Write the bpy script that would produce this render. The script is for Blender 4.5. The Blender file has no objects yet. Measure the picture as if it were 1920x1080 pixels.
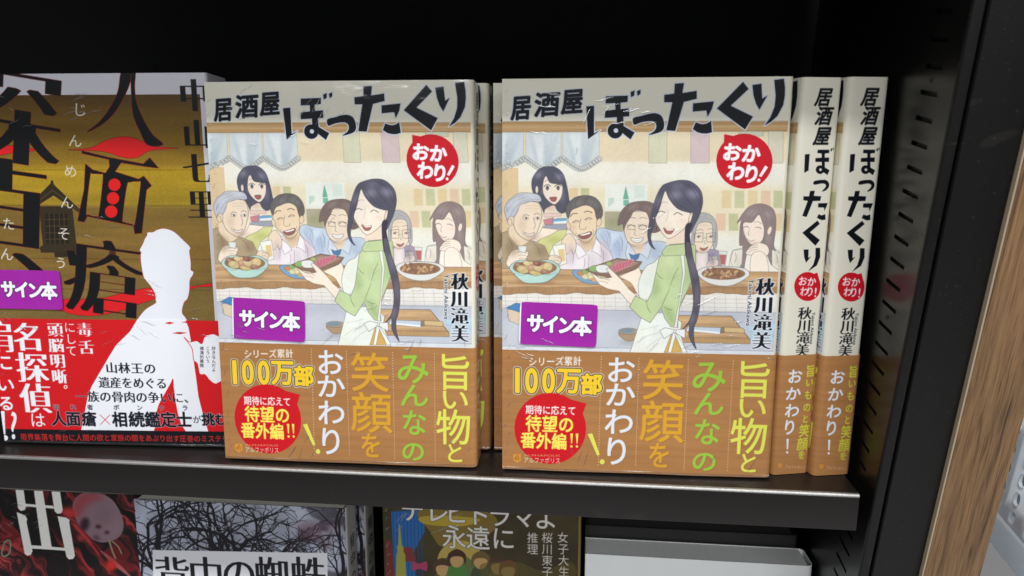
import bpy, bmesh, math, random
import numpy as np
from mathutils import Matrix, Vector

S = 0.001                                   # everything below is written in millimetres
C = bpy.context.scene.collection
scene = bpy.context.scene

# ------------------------------------------------------------------ camera
PITCH, YAW, ROLL, FPX = 0.35575, 0.10364, 0.017794, 1299.78
CAM = (0.207, -283.421, 205.511)
def rot_cam(p, y, r):
    cy, sy = math.cos(y), math.sin(y); Rz = np.array([[cy, -sy, 0], [sy, cy, 0], [0, 0, 1]])
    cp, sp = math.cos(p), math.sin(p); Rx = np.array([[1, 0, 0], [0, cp, sp], [0, -sp, cp]])
    cr, sr = math.cos(r), math.sin(r); Ry = np.array([[cr, 0, sr], [0, 1, 0], [-sr, 0, cr]])
    return Rz @ Rx @ Ry
M = rot_cam(PITCH, YAW, ROLL)
cam = bpy.data.objects.new('camera', bpy.data.cameras.new('camera'))
C.objects.link(cam)
right, fwd, up = M[:, 0], M[:, 1], M[:, 2]
cam.matrix_world = Matrix(((right[0], up[0], -fwd[0], CAM[0]*S), (right[1], up[1], -fwd[1], CAM[1]*S),
                           (right[2], up[2], -fwd[2], CAM[2]*S), (0, 0, 0, 1)))
cam.data.sensor_width = 36.0
cam.data.lens = FPX/1920*36
cam.data.clip_start, cam.data.clip_end = 0.01, 50
cam.data.dof.use_dof = True
cam.data.dof.focus_distance = 0.350
cam.data.dof.aperture_fstop = 13.0
scene.camera = cam

# ------------------------------------------------------------------ light: shop ceiling lamp, added fill lamps and the dim room
w = bpy.data.worlds.new('World'); scene.world = w; w.use_nodes = True
bg = w.node_tree.nodes['Background']
bg.inputs['Color'].default_value = (0.86, 0.93, 1.0, 1); bg.inputs['Strength'].default_value = 0.12
def ceiling_or_fill_lamp(x, y, z, sx, sy, power, col=(0.985, 1.0, 0.995)):
    l = bpy.data.lights.new('ceiling_or_fill_lamp', 'AREA'); l.shape = 'RECTANGLE'; l.size, l.size_y = sx, sy
    l.energy = power; l.color = col
    o = bpy.data.objects.new('ceiling_or_fill_lamp', l); o.location = (x, y, z); C.objects.link(o)
    return o
ceiling_or_fill_lamp(0.05, -0.72, 1.55, 2.40, 0.12, 29)
ceiling_or_fill_lamp(0.40, -2.10, 1.55, 2.40, 0.12, 42)  # added fill row, sends lower light in under the shelves
ceiling_or_fill_lamp(1.90, -0.40, 1.55, 1.20, 0.12, 40)  # added to brighten the translucent white rack from its far side
ceiling_or_fill_lamp(-0.6, -3.20, 1.55, 2.40, 0.12, 34)  # added fill row, farther from the shelves
scene.view_settings.view_transform = 'Standard'; scene.view_settings.look = 'None'
scene.view_settings.exposure = 0.0; scene.view_settings.gamma = 1.0
scene.cycles.use_denoising = True
scene.cycles.max_bounces = 8

# ------------------------------------------------------------------ printing press: flat print is rasterised into an image
RES = 6.0
class Canvas:
    def __init__(s, w, h, base, res=RES):
        s.w, s.h, s.r = w, h, res
        s.W, s.H = int(round(w*res)), int(round(h*res))
        s.a = np.empty((s.H, s.W, 3), np.float32); s.a[:] = np.array(base, np.float32)/255
        s.clip = None
    def px(s, p):                            # mm (u right, v up) -> raster (x right, row up)
        return np.asarray(p, float)*s.r
    def cover(s, loops, pad=0):
        """loops: list of (N,2) arrays in raster units -> (mask, x0, y0)"""
        if isinstance(loops, np.ndarray): A, B = loops.reshape(-1, 2), np.roll(loops, -1, 1).reshape(-1, 2)
        else: A = np.concatenate([np.asarray(l) for l in loops]); B = np.concatenate([np.roll(l, -1, 0) for l in loops])
        x0, y0 = int(np.floor(A[:, 0].min()))-2-pad, int(np.floor(A[:, 1].min()))-2-pad
        x1, y1 = int(np.ceil(A[:, 0].max()))+3+pad, int(np.ceil(A[:, 1].max()))+3+pad
        w, h = x1-x0, y1-y0
        if w > 4000 or h > 4000 or w < 1 or h < 1: return np.zeros((1, 1), np.float32), 0, 0
        SS = 4
        ya, yb = (A[:, 1]-y0)*SS-.5, (B[:, 1]-y0)*SS-.5
        sg = np.where(yb > ya, 1.0, -1.0); lo, hi = np.minimum(ya, yb), np.maximum(ya, yb)
        r0, r1 = np.ceil(lo).astype(int), np.ceil(hi).astype(int)
        n = np.maximum(r1-r0, 0); idx = np.repeat(np.arange(len(A)), n)
        if not len(idx): return np.zeros((h, w), np.float32), x0, y0
        rows = np.arange(len(idx))-np.repeat(np.cumsum(n)-n, n)+r0[idx]
        t = (rows-ya[idx])/(yb[idx]-ya[idx]); X = (A[idx, 0]+(B[idx, 0]-A[idx, 0])*t)-x0
        xi = np.floor(X).astype(int); fr = X-xi
        D = np.zeros(h*SS*(w+2)); f = rows*(w+2)+xi
        D += np.bincount(f, sg[idx]*(1-fr), len(D))[:len(D)]; D += np.bincount(f+1, sg[idx]*fr, len(D))[:len(D)]
        D = D.reshape(h*SS, w+2).cumsum(1)[:, :w]
        return np.minimum(np.abs(D), 1).reshape(h, SS, w).mean(1).astype(np.float32), x0, y0
    def blend(s, m, x0, y0, col, alpha=1.0):
        h, w = m.shape
        ax0, ay0, ax1, ay1 = max(x0, 0), max(y0, 0), min(x0+w, s.W), min(y0+h, s.H)
        if ax1 <= ax0 or ay1 <= ay0: return
        mm = m[ay0-y0:ay1-y0, ax0-x0:ax1-x0]*alpha
        if s.clip is not None: mm = mm*s.clip[ay0:ay1, ax0:ax1]
        mm = mm[..., None]
        col = np.asarray(col, np.float32)
        if col.ndim == 3: c = col[ay0:ay1, ax0:ax1]
        else: c = col/255
        s.a[ay0:ay1, ax0:ax1] = s.a[ay0:ay1, ax0:ax1]*(1-mm)+c*mm
    def full(s, m, x0, y0):
        o = np.zeros((s.H, s.W), np.float32); h, w = m.shape
        ax0, ay0, ax1, ay1 = max(x0, 0), max(y0, 0), min(x0+w, s.W), min(y0+h, s.H)
        if ax1 > ax0 and ay1 > ay0: o[ay0:ay1, ax0:ax1] = m[ay0-y0:ay1-y0, ax0-x0:ax1-x0]
        return o
    def image(s, name):
        im = bpy.data.images.new(name, s.W, s.H)
        buf = np.ones((s.H, s.W, 4), np.float32); buf[..., :3] = np.clip(s.a, 0, 1)
        im.pixels.foreach_set(buf.ravel()); im.update(); im.pack()
        return im

def dil(m, r, rv=None, op=max, ang=0.0):
    """grow (or shrink) a mask by a disc of radius r raster px, or by a line of half length r at angle ang when rv == 'line'"""
    f = np.maximum if op is max else np.minimum
    out = m.copy()
    if rv == 'line':
        for t in np.arange(-r, r+.01, .5):
            out = f(out, shift(m, t*math.cos(ang), t*math.sin(ang)))
        return out
    k = int(math.ceil(r))
    for dy in range(-k, k+1):
        for dx in range(-k, k+1):
            d = math.hypot(dx, dy)
            wgt = min(max(r+.5-d, 0), 1)
            if wgt > 0: out = f(out, np.roll(np.roll(m, dy, 0), dx, 1)*wgt) if op is max else f(out, np.roll(np.roll(m, dy, 0), dx, 1)*wgt+(1-wgt))
    return out
def shift(m, dx, dy):
    ix, iy = int(math.floor(dx)), int(math.floor(dy)); fx, fy = dx-ix, dy-iy
    a = np.roll(np.roll(m, iy, 0), ix, 1)
    b = a*(1-fx)+np.roll(a, 1, 1)*fx
    return b*(1-fy)+np.roll(b, 1, 0)*fy
def blur(m, r):
    r = max(int(round(r)), 1); k = 2*r+1
    for _ in range(2):
        for ax in (0, 1):
            c = np.cumsum(np.concatenate([np.repeat(np.take(m, [0], ax), r+1, ax), m, np.repeat(np.take(m, [-1], ax), r, ax)], ax), ax)
            n = m.shape[ax]
            m = (np.take(c, range(k, k+n), ax)-np.take(c, range(0, n), ax))/k
    return m
def noise(h, w, sy, sx, seed, octv=3):
    rng = np.random.RandomState(seed); out = np.zeros((h, w), np.float32); amp = 1; tot = 0
    for o in range(octv):
        gy, gx = max(int(h/sy*2**o), 1)+3, max(int(w/sx*2**o), 1)+3
        g = rng.rand(gy, gx).astype(np.float32)
        yy = np.linspace(0, gy-2.001, h); xx = np.linspace(0, gx-2.001, w)
        yi, xi = yy.astype(int), xx.astype(int); fy, fx = (yy-yi)[:, None], (xx-xi)[None]
        fy, fx = fy*fy*(3-2*fy), fx*fx*(3-2*fx)
        v = g[yi][:, xi]*(1-fy)*(1-fx)+g[yi+1][:, xi]*fy*(1-fx)+g[yi][:, xi+1]*(1-fy)*fx+g[yi+1][:, xi+1]*fy*fx
        out += v*amp; tot += amp; amp *= .5
    return out/tot
def hom(Hm, f):
    Hm = np.array(Hm)
    def g(p):
        q = np.array([f(x, y) for x, y in p]); q = np.c_[q, np.ones(len(q))] @ Hm.T
        return q[:, :2]/q[:, 2:]
    return g
def crop(x0, y0, k): return lambda x, y: (x0+x/k, y0+y/k)
def smooth(p, closed=True, n=6):
    p = np.asarray(p, float); N = len(p); out = []
    idx = range(N) if closed else range(N-1)
    for i in idx:
        if closed: a, b, c, d = p[(i-1) % N], p[i], p[(i+1) % N], p[(i+2) % N]
        else: a, b, c, d = p[max(i-1, 0)], p[i], p[i+1], p[min(i+2, N-1)]
        for t in np.arange(n)/n:
            out.append(.5*((2*b)+(-a+c)*t+(2*a-5*b+4*c-d)*t*t+(-a+3*b-3*c+d)*t**3))
    if not closed: out.append(p[-1])
    return np.array(out)

class Pen:
    """draws on a canvas in the units of a sketch; tf maps sketch points to mm on the cover"""
    def __init__(s, cv, tf): s.cv, s.tf = cv, tf
    def mask(s, pts, sm=False):
        if sm: pts = smooth(pts)
        return s.cv.cover([s.cv.px(s.tf(pts))])
    def fill(s, pts, col, sm=False, line=None, lw=.22, alpha=1.0, soft=0):
        if sm: pts = smooth(pts)
        q = s.cv.px(s.tf(pts))
        m, x, y = s.cv.cover([q], int(soft*s.cv.r*2)+1)
        if soft: m = blur(m, soft*s.cv.r)
        s.cv.blend(m, x, y, col, alpha)
        if line is not None: s.stroke_px(np.vstack([q, q[:1]]), line, lw)
    def within(s, pts, sm=True):
        m, x, y = s.mask(pts, sm); s.cv.clip = s.cv.full(m, x, y)
    def free(s): s.cv.clip = None
    def stroke_px(s, q, col, lw, taper=False, alpha=1.0):
        n = len(q); r = lw*s.cv.r/2*LW; loops = []
        ww = np.ones(n)*r
        if taper: ww = r*(.25+.75*np.sin(np.linspace(.05, math.pi-.05, n)))
        for i in range(n-1):
            a, b = q[i], q[i+1]; d = b-a; L = np.hypot(*d)
            if L < 1e-6: continue
            nn = np.array([-d[1], d[0]])/L
            loops.append(np.array([a+nn*ww[i], a-nn*ww[i], b-nn*ww[i+1], b+nn*ww[i+1]]))
        th = np.linspace(0, 2*math.pi, 9)[:-1]
        for i in range(n): loops.append(q[i]+np.c_[np.sin(th), np.cos(th)]*ww[i])
        # same orientation everywhere, so that overlaps add up
        lp = []
        for l in loops:
            ar = np.sum(l[:, 0]*np.roll(l[:, 1], -1)-np.roll(l[:, 0], -1)*l[:, 1]); lp.append(l if ar > 0 else l[::-1])
        m, x, y = s.cv.cover(lp); s.cv.blend(m, x, y, col, alpha)
    def line(s, pts, col=(60, 50, 50), lw=.22, sm=True, taper=False, alpha=1.0):
        if sm and len(pts) > 2: pts = smooth(pts, False)
        s.stroke_px(s.cv.px(s.tf(pts)), col, lw, taper, alpha)
    def ell(s, cx, cy, rx, ry, col, rot=0, line=None, lw=.22, alpha=1.0, soft=0):
        t = np.linspace(0, 2*math.pi, 33)[:-1]; c, n = math.cos(rot), math.sin(rot)
        s.fill([(cx+rx*math.cos(a)*c-ry*math.sin(a)*n, cy+rx*math.cos(a)*n+ry*math.sin(a)*c) for a in t], col, False, line, lw, alpha, soft)
    def glyphs(s, items, col, w=0, out=(), mincho=None, rot=0.0, shear=0.0, alpha=1.0, up=None):
        """items: (char, cx, cy, width, height) in sketch units; w, out widths and mincho amounts in mm"""
        cv = s.cv; tri = []
        for ch, cx, cy, gw, gh in items:
            g = glyph(ch)
            if g is None: continue
            q = s.tf([(cx, cy), (cx+gw/2, cy), (cx-gw/2, cy), (cx, cy-gh/2), (cx, cy+gh/2)])
            c0 = q[0]; W = np.hypot(*(q[1]-q[2])); H = np.hypot(*(q[3]-q[4]))
            p = (g-np.array([.5, .5]))*np.array([W, H]); p[..., 0] += shear*p[..., 1]
            cr, sr = math.cos(rot), math.sin(rot)
            p = np.stack([p[..., 0]*cr-p[..., 1]*sr, p[..., 0]*sr+p[..., 1]*cr], -1)+c0
            tri.append(p.reshape(-1, 3, 2))
        if not tri: return
        T = cv.px(np.concatenate(tri))
        ar = (T[:, 1, 0]-T[:, 0, 0])*(T[:, 2, 1]-T[:, 0, 1])-(T[:, 2, 0]-T[:, 0, 0])*(T[:, 1, 1]-T[:, 0, 1])
        T[ar < 0] = T[ar < 0][:, ::-1]
        pad = int((max([o[0] for o in out]+[0])+abs(w)+(sum(np.abs(mincho)) if mincho else 0))*cv.r)+4
        m, x, y = cv.cover(T, pad)
        if mincho:
            if mincho[1] > 0: m = dil(m, mincho[1]*cv.r, 'line', min, rot+math.pi/2)
            m = dil(m, mincho[0]*cv.r, 'line', max, rot)
        if w > 0: m = dil(m, w*cv.r)
        for r, oc in out: cv.blend(dil(m, r*cv.r), x, y, oc, alpha)
        cv.blend(m, x, y, col, alpha)
    def row(s, txt, x0, y0, x1, y1, h, col, gw=None, **k):
        n = len(txt); step = math.hypot(x1-x0, y1-y0)/max(n-1, 1)
        gw = gw or min(step if n > 1 else h, h*1.05)
        s.glyphs([(c, x0+(x1-x0)*i/max(n-1, 1), y0+(y1-y0)*i/max(n-1, 1), gw, h) for i, c in enumerate(txt)], col, **k)
    def latin(s, txt, x0, y0, x1, y1, h, col, **k):
        """a word set along the line x0,y0 -> x1,y1 (any direction), letters h high"""
        cv = s.cv; g = word(txt); q = s.tf([(x0, y0), (x1, y1)]); d = q[1]-q[0]; L = np.hypot(*d)
        e = s.tf([(x0, y0), (x0, y0+h)]); hh = np.hypot(*(e[1]-e[0]))
        u = d/L; n = np.array([-u[1], u[0]]); wx = g[..., 0].max()
        p = q[0]+g[..., :1]/wx*L*u+g[..., 1:]*hh*n
        T = cv.px(p); ar = (T[:, 1, 0]-T[:, 0, 0])*(T[:, 2, 1]-T[:, 0, 1])-(T[:, 2, 0]-T[:, 0, 0])*(T[:, 1, 1]-T[:, 0, 1])
        T[ar < 0] = T[ar < 0][:, ::-1]
        m, x, y = cv.cover(T, 4)
        if k.get('w'): m = dil(m, k['w']*cv.r)
        for r, oc in k.get('out', ()): cv.blend(dil(m, r*cv.r), x, y, oc)
        cv.blend(m, x, y, col)

LW = 1.0
_gl = {}
def _tris(body):
    cu = bpy.data.curves.new('type', 'FONT'); cu.body = body; cu.resolution_u = 4
    o = bpy.data.objects.new('type', cu); me = bpy.data.meshes.new_from_object(o)
    me.calc_loop_triangles(); n = len(me.loop_triangles)
    if not n:
        bpy.data.objects.remove(o); bpy.data.curves.remove(cu); bpy.data.meshes.remove(me); return None
    v = np.empty(len(me.vertices)*3); me.vertices.foreach_get('co', v); v = v.reshape(-1, 3)[:, :2]
    t = np.empty(n*3, int); me.loop_triangles.foreach_get('vertices', t)
    bpy.data.objects.remove(o); bpy.data.curves.remove(cu); bpy.data.meshes.remove(me)
    return v[t.reshape(-1, 3)]
EM = None
def glyph(ch):
    """triangles of one character in its unit cell (0..1, 0..1)"""
    global EM
    if ch == ' ': return None
    if EM is None:
        a, b = _tris('国')[..., 0], _tris('国国')[..., 0]; EM = b.max()-a.max()
    if ch not in _gl:
        t = _tris(ch)
        if t is not None:
            t = t/EM; t[..., 1] += .12
            if ord(ch) < 256:                # western characters sit in the middle of their cell and fill it
                x0, x1 = t[..., 0].min(), t[..., 0].max(); y0, y1 = 0.12, 0.12+.74
                t[..., 0] = (t[..., 0]-(x0+x1)/2)*1.25+.5; t[..., 1] = (t[..., 1]-y0)/(y1-y0)*.92+.04
        _gl[ch] = t
    return _gl[ch]
def word(txt):
    t = _tris(txt); t = t.copy(); t[..., 0] -= t[..., 0].min(); return t/.72

# ------------------------------------------------------------------ the printed covers
H2 = [[.255198673, -.000130800061, -240.384497], [.00911028078, -.268783892, 228.170983], [5.96892018e-5, -1.22562325e-4, 1]]
H4 = [[.213491087856, .02006269058, -342.585945287], [-.011768218858, -.219953684226, 214.176697498], [-7.05426368e-5, -1.38504924e-4, 1]]
H0 = [[.28480285, -.03322145, 22.18058746], [.01032252, -.27916221, 230.04165891], [6.77571210e-5, -1.21811820e-4, 1]]
BW, BT, BH = 130.3, 19.0, 188.6            # width, spine and height of the tavern novel
BAND = 61.4
INK = (13, 17, 25)
A_ = crop(930, 130, 2.7); B_ = crop(930, 500, 2.571); D1_ = crop(940, 140, 6.857); D2_ = crop(1210, 140, 6.857)
F1_ = crop(940, 290, 5.686); F2_ = crop(1200, 290, 5.686); G1_ = crop(940, 460, 5.4); G2_ = crop(1200, 460, 5.4)
S1_ = crop(1490, 150, 5.684); S2_ = crop(1490, 330, 5.684); S3_ = crop(1440, 500, 2.573)
def spine_tf(f):
    g = hom(H4, f)
    def h(p):
        q = g(p); q[:, 0] = BW-.45+q[:, 0]*.93; return q
    return h
def woodgrain(cv, base, amp, seed, sx=60, sy=1.2, x0=0, y0=0, x1=None, y1=None):
    n = noise(cv.H, cv.W, sy*cv.r, sx*cv.r, seed, 4); f = noise(cv.H, cv.W, .35*cv.r, 14*cv.r, seed+7, 2); b = noise(cv.H, cv.W, 14*cv.r, 40*cv.r, seed+3, 2)
    v = (n-.5)*1.3+(f-.5)*.7+(b-.5)*.8
    return np.clip(np.array(base, np.float32)/255*(1+amp*v[..., None]*np.array([.9, 1.05, 1.2], np.float32)), 0, 1)

def title_shapes(P1, P2, col, grow=0):
    L1 = [[(1092, 440), (1190, 430), (1190, 785), (1275, 740), (1115, 858)],
          [(1345, 310), (1625, 300), (1620, 380), (1530, 390), (1530, 475), (1645, 465), (1640, 565), (1565, 570), (1570, 690),
           (1710, 772), (1658, 862), (1570, 792), (1530, 745), (1480, 690), (1485, 575), (1330, 585), (1335, 495), (1465, 480), (1465, 395), (1340, 400)],
          [(1660, 255), (1712, 235), (1705, 300), (1665, 320)], [(1740, 245), (1787, 225), (1785, 275), (1750, 305)]]
    L2 = [('s', [(-156, 590), (-51, 560), (40, 535), (130, 528), (200, 560), (235, 640), (232, 720), (180, 770), (40, 805), (110, 755), (138, 700), (125, 650), (80, 628), (0, 632), (-70, 648), (-148, 672)]),
          ('p', [(375, 148), (492, 140), (472, 268), (655, 240), (655, 340), (490, 380), (380, 752), (265, 745), (345, 385), (240, 385), (240, 292), (368, 275)]),
          ('p', [(610, 400), (875, 375), (850, 470), (795, 570), (780, 490), (605, 505)]),
          ('p', [(645, 640), (690, 660), (740, 668), (790, 655), (840, 625), (852, 768), (790, 786), (730, 786), (665, 770), (605, 730)]),
          ('p', [(1250, 125), (1320, 215), (1090, 430), (1375, 570), (1275, 735), (915, 465)]),
          ('p', [(1370, 165), (1485, 148), (1490, 250), (1495, 340), (1560, 300), (1460, 480), (1415, 400), (1385, 300)]),
          ('p', [(1650, 100), (1775, 85), (1787, 200), (1785, 300), (1765, 420), (1690, 560), (1610, 635), (1525, 685), (1600, 580), (1655, 440), (1668, 300)])]
    for p in L1:
        if grow: P1.fill(p, col, line=col, lw=grow*2)
        else: P1.fill(p, col)
    if grow: P1.ell(1462, 752, 97, 97, col, line=col, lw=grow*2)
    else:
        t = np.linspace(0, 2*math.pi, 41)[:-1]
        P1.fill([(1462+97*math.cos(a), 752+97*math.sin(a)) for a in t]+[(1559, 752), (1500, 748)]+[(1472+30*math.cos(a), 748-30*math.sin(a)) for a in t]+[(1502, 748), (1559, 752)], col)
    for k, p in L2:
        if k == 's': p = smooth(p, True, 4)
        if grow: P2.fill(p, col, line=col, lw=grow*2)
        else: P2.fill(p, col)

def lettered_bubble(P, cx, cy, rx, ry, tail, rows, red=(200, 22, 38)):
    P.ell(cx, cy, rx, ry, red); P.fill(tail, red)
    for t in rows: P.row(*t[:6], (250, 246, 248), **t[6])

def face(P, pts, skin, line, lw=.2):
    P.fill(pts, skin, True, line, lw)

def hair_gloss(P, pts, spots, col, alpha=.55, soft=1.0):
    P.within(pts)
    for s in spots: P.ell(*s[:4], col, s[4] if len(s) > 4 else 0, alpha=alpha, soft=soft)
def strands(P, pts, lines, col, lw=.16, alpha=.6):
    P.within(pts)
    for l in lines: P.line(l, col, lw, True, True, alpha)
    P.free()

def tavern_cover():
    global LW
    LW = .82
    cv = Canvas(BW+BT, BH, (228, 224, 208))
    A, B = Pen(cv, hom(H2, A_)), Pen(cv, hom(H2, B_)); F1, F2 = Pen(cv, hom(H2, F1_)), Pen(cv, hom(H2, F2_)); G1, G2 = Pen(cv, hom(H2, G1_)), Pen(cv, hom(H2, G2_))
    # room behind the counter: the picture ends a little short of the fold
    cv.clip = np.zeros((cv.H, cv.W), np.float32); cv.clip[:, :int((BW-1.2)*RES)] = 1; room = cv.clip.copy()
    R = lambda x0, y0, x1, y1: [(x0, y0), (x1, y0), (x1, y1), (x0, y1)]
    A.fill(R(0, 320, 1600, 1100), (240, 231, 206))
    A.fill(R(0, 322, 1600, 480), (233, 213, 172))
    for k in range(8): A.fill(R(0, 470+k*12, 1600, 600), (238, 236, 222), alpha=.28, soft=.8)
    A.fill(R(0, 600, 1600, 860), (238, 222, 180), alpha=.7, soft=2.5)
    A.fill(R(0, 840, 1600, 1100), (238, 238, 226), alpha=.9, soft=3)
    A.fill(R(20, 510, 112, 900), (230, 196, 142)); A.line([(112, 515), (112, 860)], (200, 165, 120), .15)
    A.fill(R(0, 276, 1600, 328), (186, 150, 104)); A.fill(R(0, 296, 1600, 309), (206, 172, 126), soft=.3)
    A.line([(0, 277), (1600, 273)], (150, 118, 80), .2, False); A.line([(0, 328), (1600, 322)], (140, 108, 74), .25, False)
    for i in range(26):
        y = 282+(i*37 % 40); x = (i*211) % 1400
        A.line([(x, y), (x+160, y+2), (x+320, y-1)], (160, 122, 80), .12, alpha=.45)
    for x0, x1, y1, c in ((772, 864, 486, (214, 212, 176)), (984, 1078, 486, (214, 186, 188)), (1225, 1350, 350, (196, 200, 170)), (1376, 1450, 486, (214, 210, 182))):
        A.fill(R(x0, 325, x1, y1), c, line=(120, 112, 96), lw=.14)
        for k in range(7): A.line([(x0+8+k*12, 330), (x0+8+k*12, 360+k*9 % 40)], (150, 142, 120), .1, alpha=.6)
    # curtains with a lace hem
    for cx0, cx1 in ((-20, 140), (152, 330), (338, 522)):
        mx = (cx0+cx1)/2 if cx0 > 0 else 20
        hem = [(cx1, 470), (cx1-25, 488), (mx+30, 512), (mx, 522), (mx-30, 512), (cx0+25, 488), (cx0, 470)]
        p = [(cx0, 330), (cx1, 330)]+hem
        A.fill(p, (205, 216, 220), line=(140, 146, 148), lw=.16)
        cv.clip = A.cv.full(*A.mask(p))*room
        for t in np.linspace(.1, .9, 6):
            x = cx0+(cx1-cx0)*t
            A.fill([(x-3, 330), (x+3, 330), (mx+(x-mx)*.35+14, 500), (mx+(x-mx)*.35-10, 500)], (160, 180, 198) if int(t*10) % 2 else (236, 240, 240), alpha=.5, soft=.7)
        cv.clip = room
        hp = smooth(hem, False, 5)
        for q in hp[::2]:
            A.ell(q[0], q[1]-6, 15, 14, (206, 210, 206), line=(128, 130, 130), lw=.16)
            A.ell(q[0]-4, q[1]-9, 4, 5, (160, 164, 162), line=(110, 112, 112), lw=.1); A.ell(q[0]+5, q[1]-2, 3.5, 4, (164, 168, 166), line=(112, 114, 112), lw=.1)
    # menu slips on the wall, poster
    for x, c in ((372, (236, 204, 150)), (430, (196, 196, 142))): A.fill(R(x, 612, x+42, 660), c)
    for r, (y, xs) in enumerate(((625, (1140, 1206, 1272, 1338, 1402)), (740, (1112, 1176, 1240, 1338, 1400)))):
        for i, x in enumerate(xs): A.fill(R(x, y, x+48, y+87), [(233, 206, 152), (201, 203, 150), (232, 205, 150), (234, 197, 160), (196, 200, 144)][(i+r*3) % 5])
    A.fill(R(552, 590, 765, 728), (234, 238, 228)); A.fill([(656, 600), (672, 668), (642, 668)], (96, 184, 150)); A.fill(R(644, 672, 672, 700), (110, 190, 158))
    for i in range(5): A.line([(572+i*6, 662), (570+i*6, 705-i*5)], (130, 204, 176), .3, False)
    for i in range(7): A.line([(700, 605+i*9), (752, 603+i*9)], (170, 216, 196), .3, False)
    A.fill(R(550, 730, 640, 835), (172, 168, 132)); A.ell(600, 780, 50, 30, (140, 146, 96), alpha=.6, soft=2); A.ell(580, 750, 30, 16, (196, 170, 150), alpha=.7, soft=1.4)
    # ---- waitress at the back left, carrying plates
    LN = (70, 62, 66)
    F1.fill([(380, 960), (430, 900), (600, 830), (700, 820), (680, 900), (560, 980), (520, 1060), (500, 1200), (380, 1200)], (214, 216, 128), False, LN, .14)
    F1.fill([(470, 500), (580, 500), (590, 640), (660, 700), (430, 700), (455, 640)], (246, 224, 200), True)
    hair = [(400, 180), (480, 150), (580, 158), (660, 230), (700, 360), (720, 480), (730, 580), (660, 645), (600, 620), (560, 560), (470, 600), (455, 640), (420, 560), (350, 450), (325, 360), (335, 270)]
    F1.fill(hair, (76, 76, 98), True, (40, 40, 60), .16)
    hair_gloss(F1, hair, [(400, 240, 46, 26, -.4), (620, 260, 50, 26, .5), (650, 450, 16, 90)], (176, 178, 204)); F1.free(); cv.clip = room
    strands(F1, hair, [[(480, 170), (420, 260), (400, 420)], [(560, 170), (650, 300), (670, 520)], [(500, 170), (600, 300), (640, 330)], [(640, 250), (690, 420), (700, 560)]], (30, 30, 52)); cv.clip = room
    face(F1, [(450, 300), (480, 250), (520, 320), (600, 335), (650, 350), (650, 440), (620, 510), (570, 552), (520, 530), (465, 470), (442, 400)], (248, 228, 208), LN)
    F1.ell(380, 395, 16, 40, (240, 214, 192), line=LN, lw=.12)
    for ex in (492, 606):
        F1.ell(ex, 375, 24, 28, (252, 250, 246)); F1.ell(ex, 377, 16, 24, (120, 104, 96), line=(60, 50, 50), lw=.12); F1.ell(ex, 372, 6, 9, (50, 44, 46))
        F1.line([(ex-36, 366), (ex-18, 346), (ex+12, 342), (ex+34, 360)], (50, 44, 50), .28)
    F1.line([(466, 310), (490, 292), (512, 300)], LN, .16); F1.line([(590, 318), (615, 312), (632, 322)], LN, .16)
    F1.fill([(515, 480), (555, 472), (592, 478), (580, 515), (550, 522), (528, 508)], (176, 86, 86), True, LN, .15); F1.ell(560, 440, 5, 3, (220, 180, 160))
    F1.ell(458, 420, 22, 14, (246, 196, 176), alpha=.6, soft=.6)
    F1.fill([(380, 950), (330, 940), (410, 850), (450, 770), (480, 760), (470, 800), (600, 800), (600, 830), (520, 880), (420, 920)], (248, 226, 204), False, LN, .14)
    F1.fill([(440, 800), (480, 765), (710, 760), (720, 815), (600, 818)], (150, 156, 172), False, LN, .14)
    F1.fill([(450, 715), (560, 690), (545, 765), (460, 765)], (214, 120, 130), False, LN, .1); F1.fill([(545, 715), (600, 700), (700, 698), (700, 752), (545, 752)], (96, 168, 214), False, LN, .1); F1.fill([(560, 735), (700, 725), (700, 752), (560, 752)], (236, 240, 240))
    F1.fill([(450, 645), (640, 645), (640, 675), (460, 690)], (240, 200, 186), False, LN, .1)
    # ---- elderly man with swept back grey hair, brown jumper
    F1.fill([(-10, 860), (80, 830), (190, 930), (300, 930), (460, 990), (510, 1100), (500, 1400), (-10, 1400)], (176, 150, 112), False, LN, .16)
    F1.fill([(80, 830), (110, 780), (300, 900), (270, 960), (180, 990), (100, 900)], (238, 208, 172), True)
    hr = [(130, 470), (200, 430), (300, 430), (400, 450), (425, 520), (330, 520), (250, 540), (200, 560), (170, 640), (130, 700), (90, 760), (50, 680), (35, 600), (70, 520)]
    face(F1, [(140, 640), (190, 540), (300, 520), (400, 540), (430, 620), (430, 700), (400, 800), (370, 870), (300, 935), (220, 900), (160, 840), (130, 740)], (240, 214, 184), LN)
    F1.fill(hr, (186, 190, 204), True, LN, .16)
    strands(F1, hr, [[(60, 640), (150, 520), (300, 460)], [(90, 700), (170, 560), (330, 480)], [(45, 590), (120, 490), (260, 440)], [(110, 740), (180, 600), (260, 530)], [(240, 540), (330, 500), (420, 500)]], (96, 100, 120), .2); cv.clip = room
    hair_gloss(F1, hr, [(150, 530, 60, 18, -.7), (330, 460, 60, 14, .1)], (232, 234, 240)); cv.clip = room
    F1.ell(105, 725, 34, 50, (236, 204, 172), .2, LN, .14); F1.line([(90, 700), (115, 720), (108, 760)], LN, .12)
    for ex in (262, 384): F1.ell(ex, 700, 28, 14, (250, 246, 238), line=LN, lw=.13); F1.ell(ex+4, 698, 11, 12, (80, 70, 64))
    F1.line([(232, 680), (262, 660), (300, 672)], LN, .2); F1.line([(350, 660), (385, 645), (415, 665)], LN, .2)
    F1.line([(250, 600), (330, 590), (400, 600)], (170, 140, 112), .12); F1.line([(260, 570), (340, 562), (405, 572)], (170, 140, 112), .12)
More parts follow.
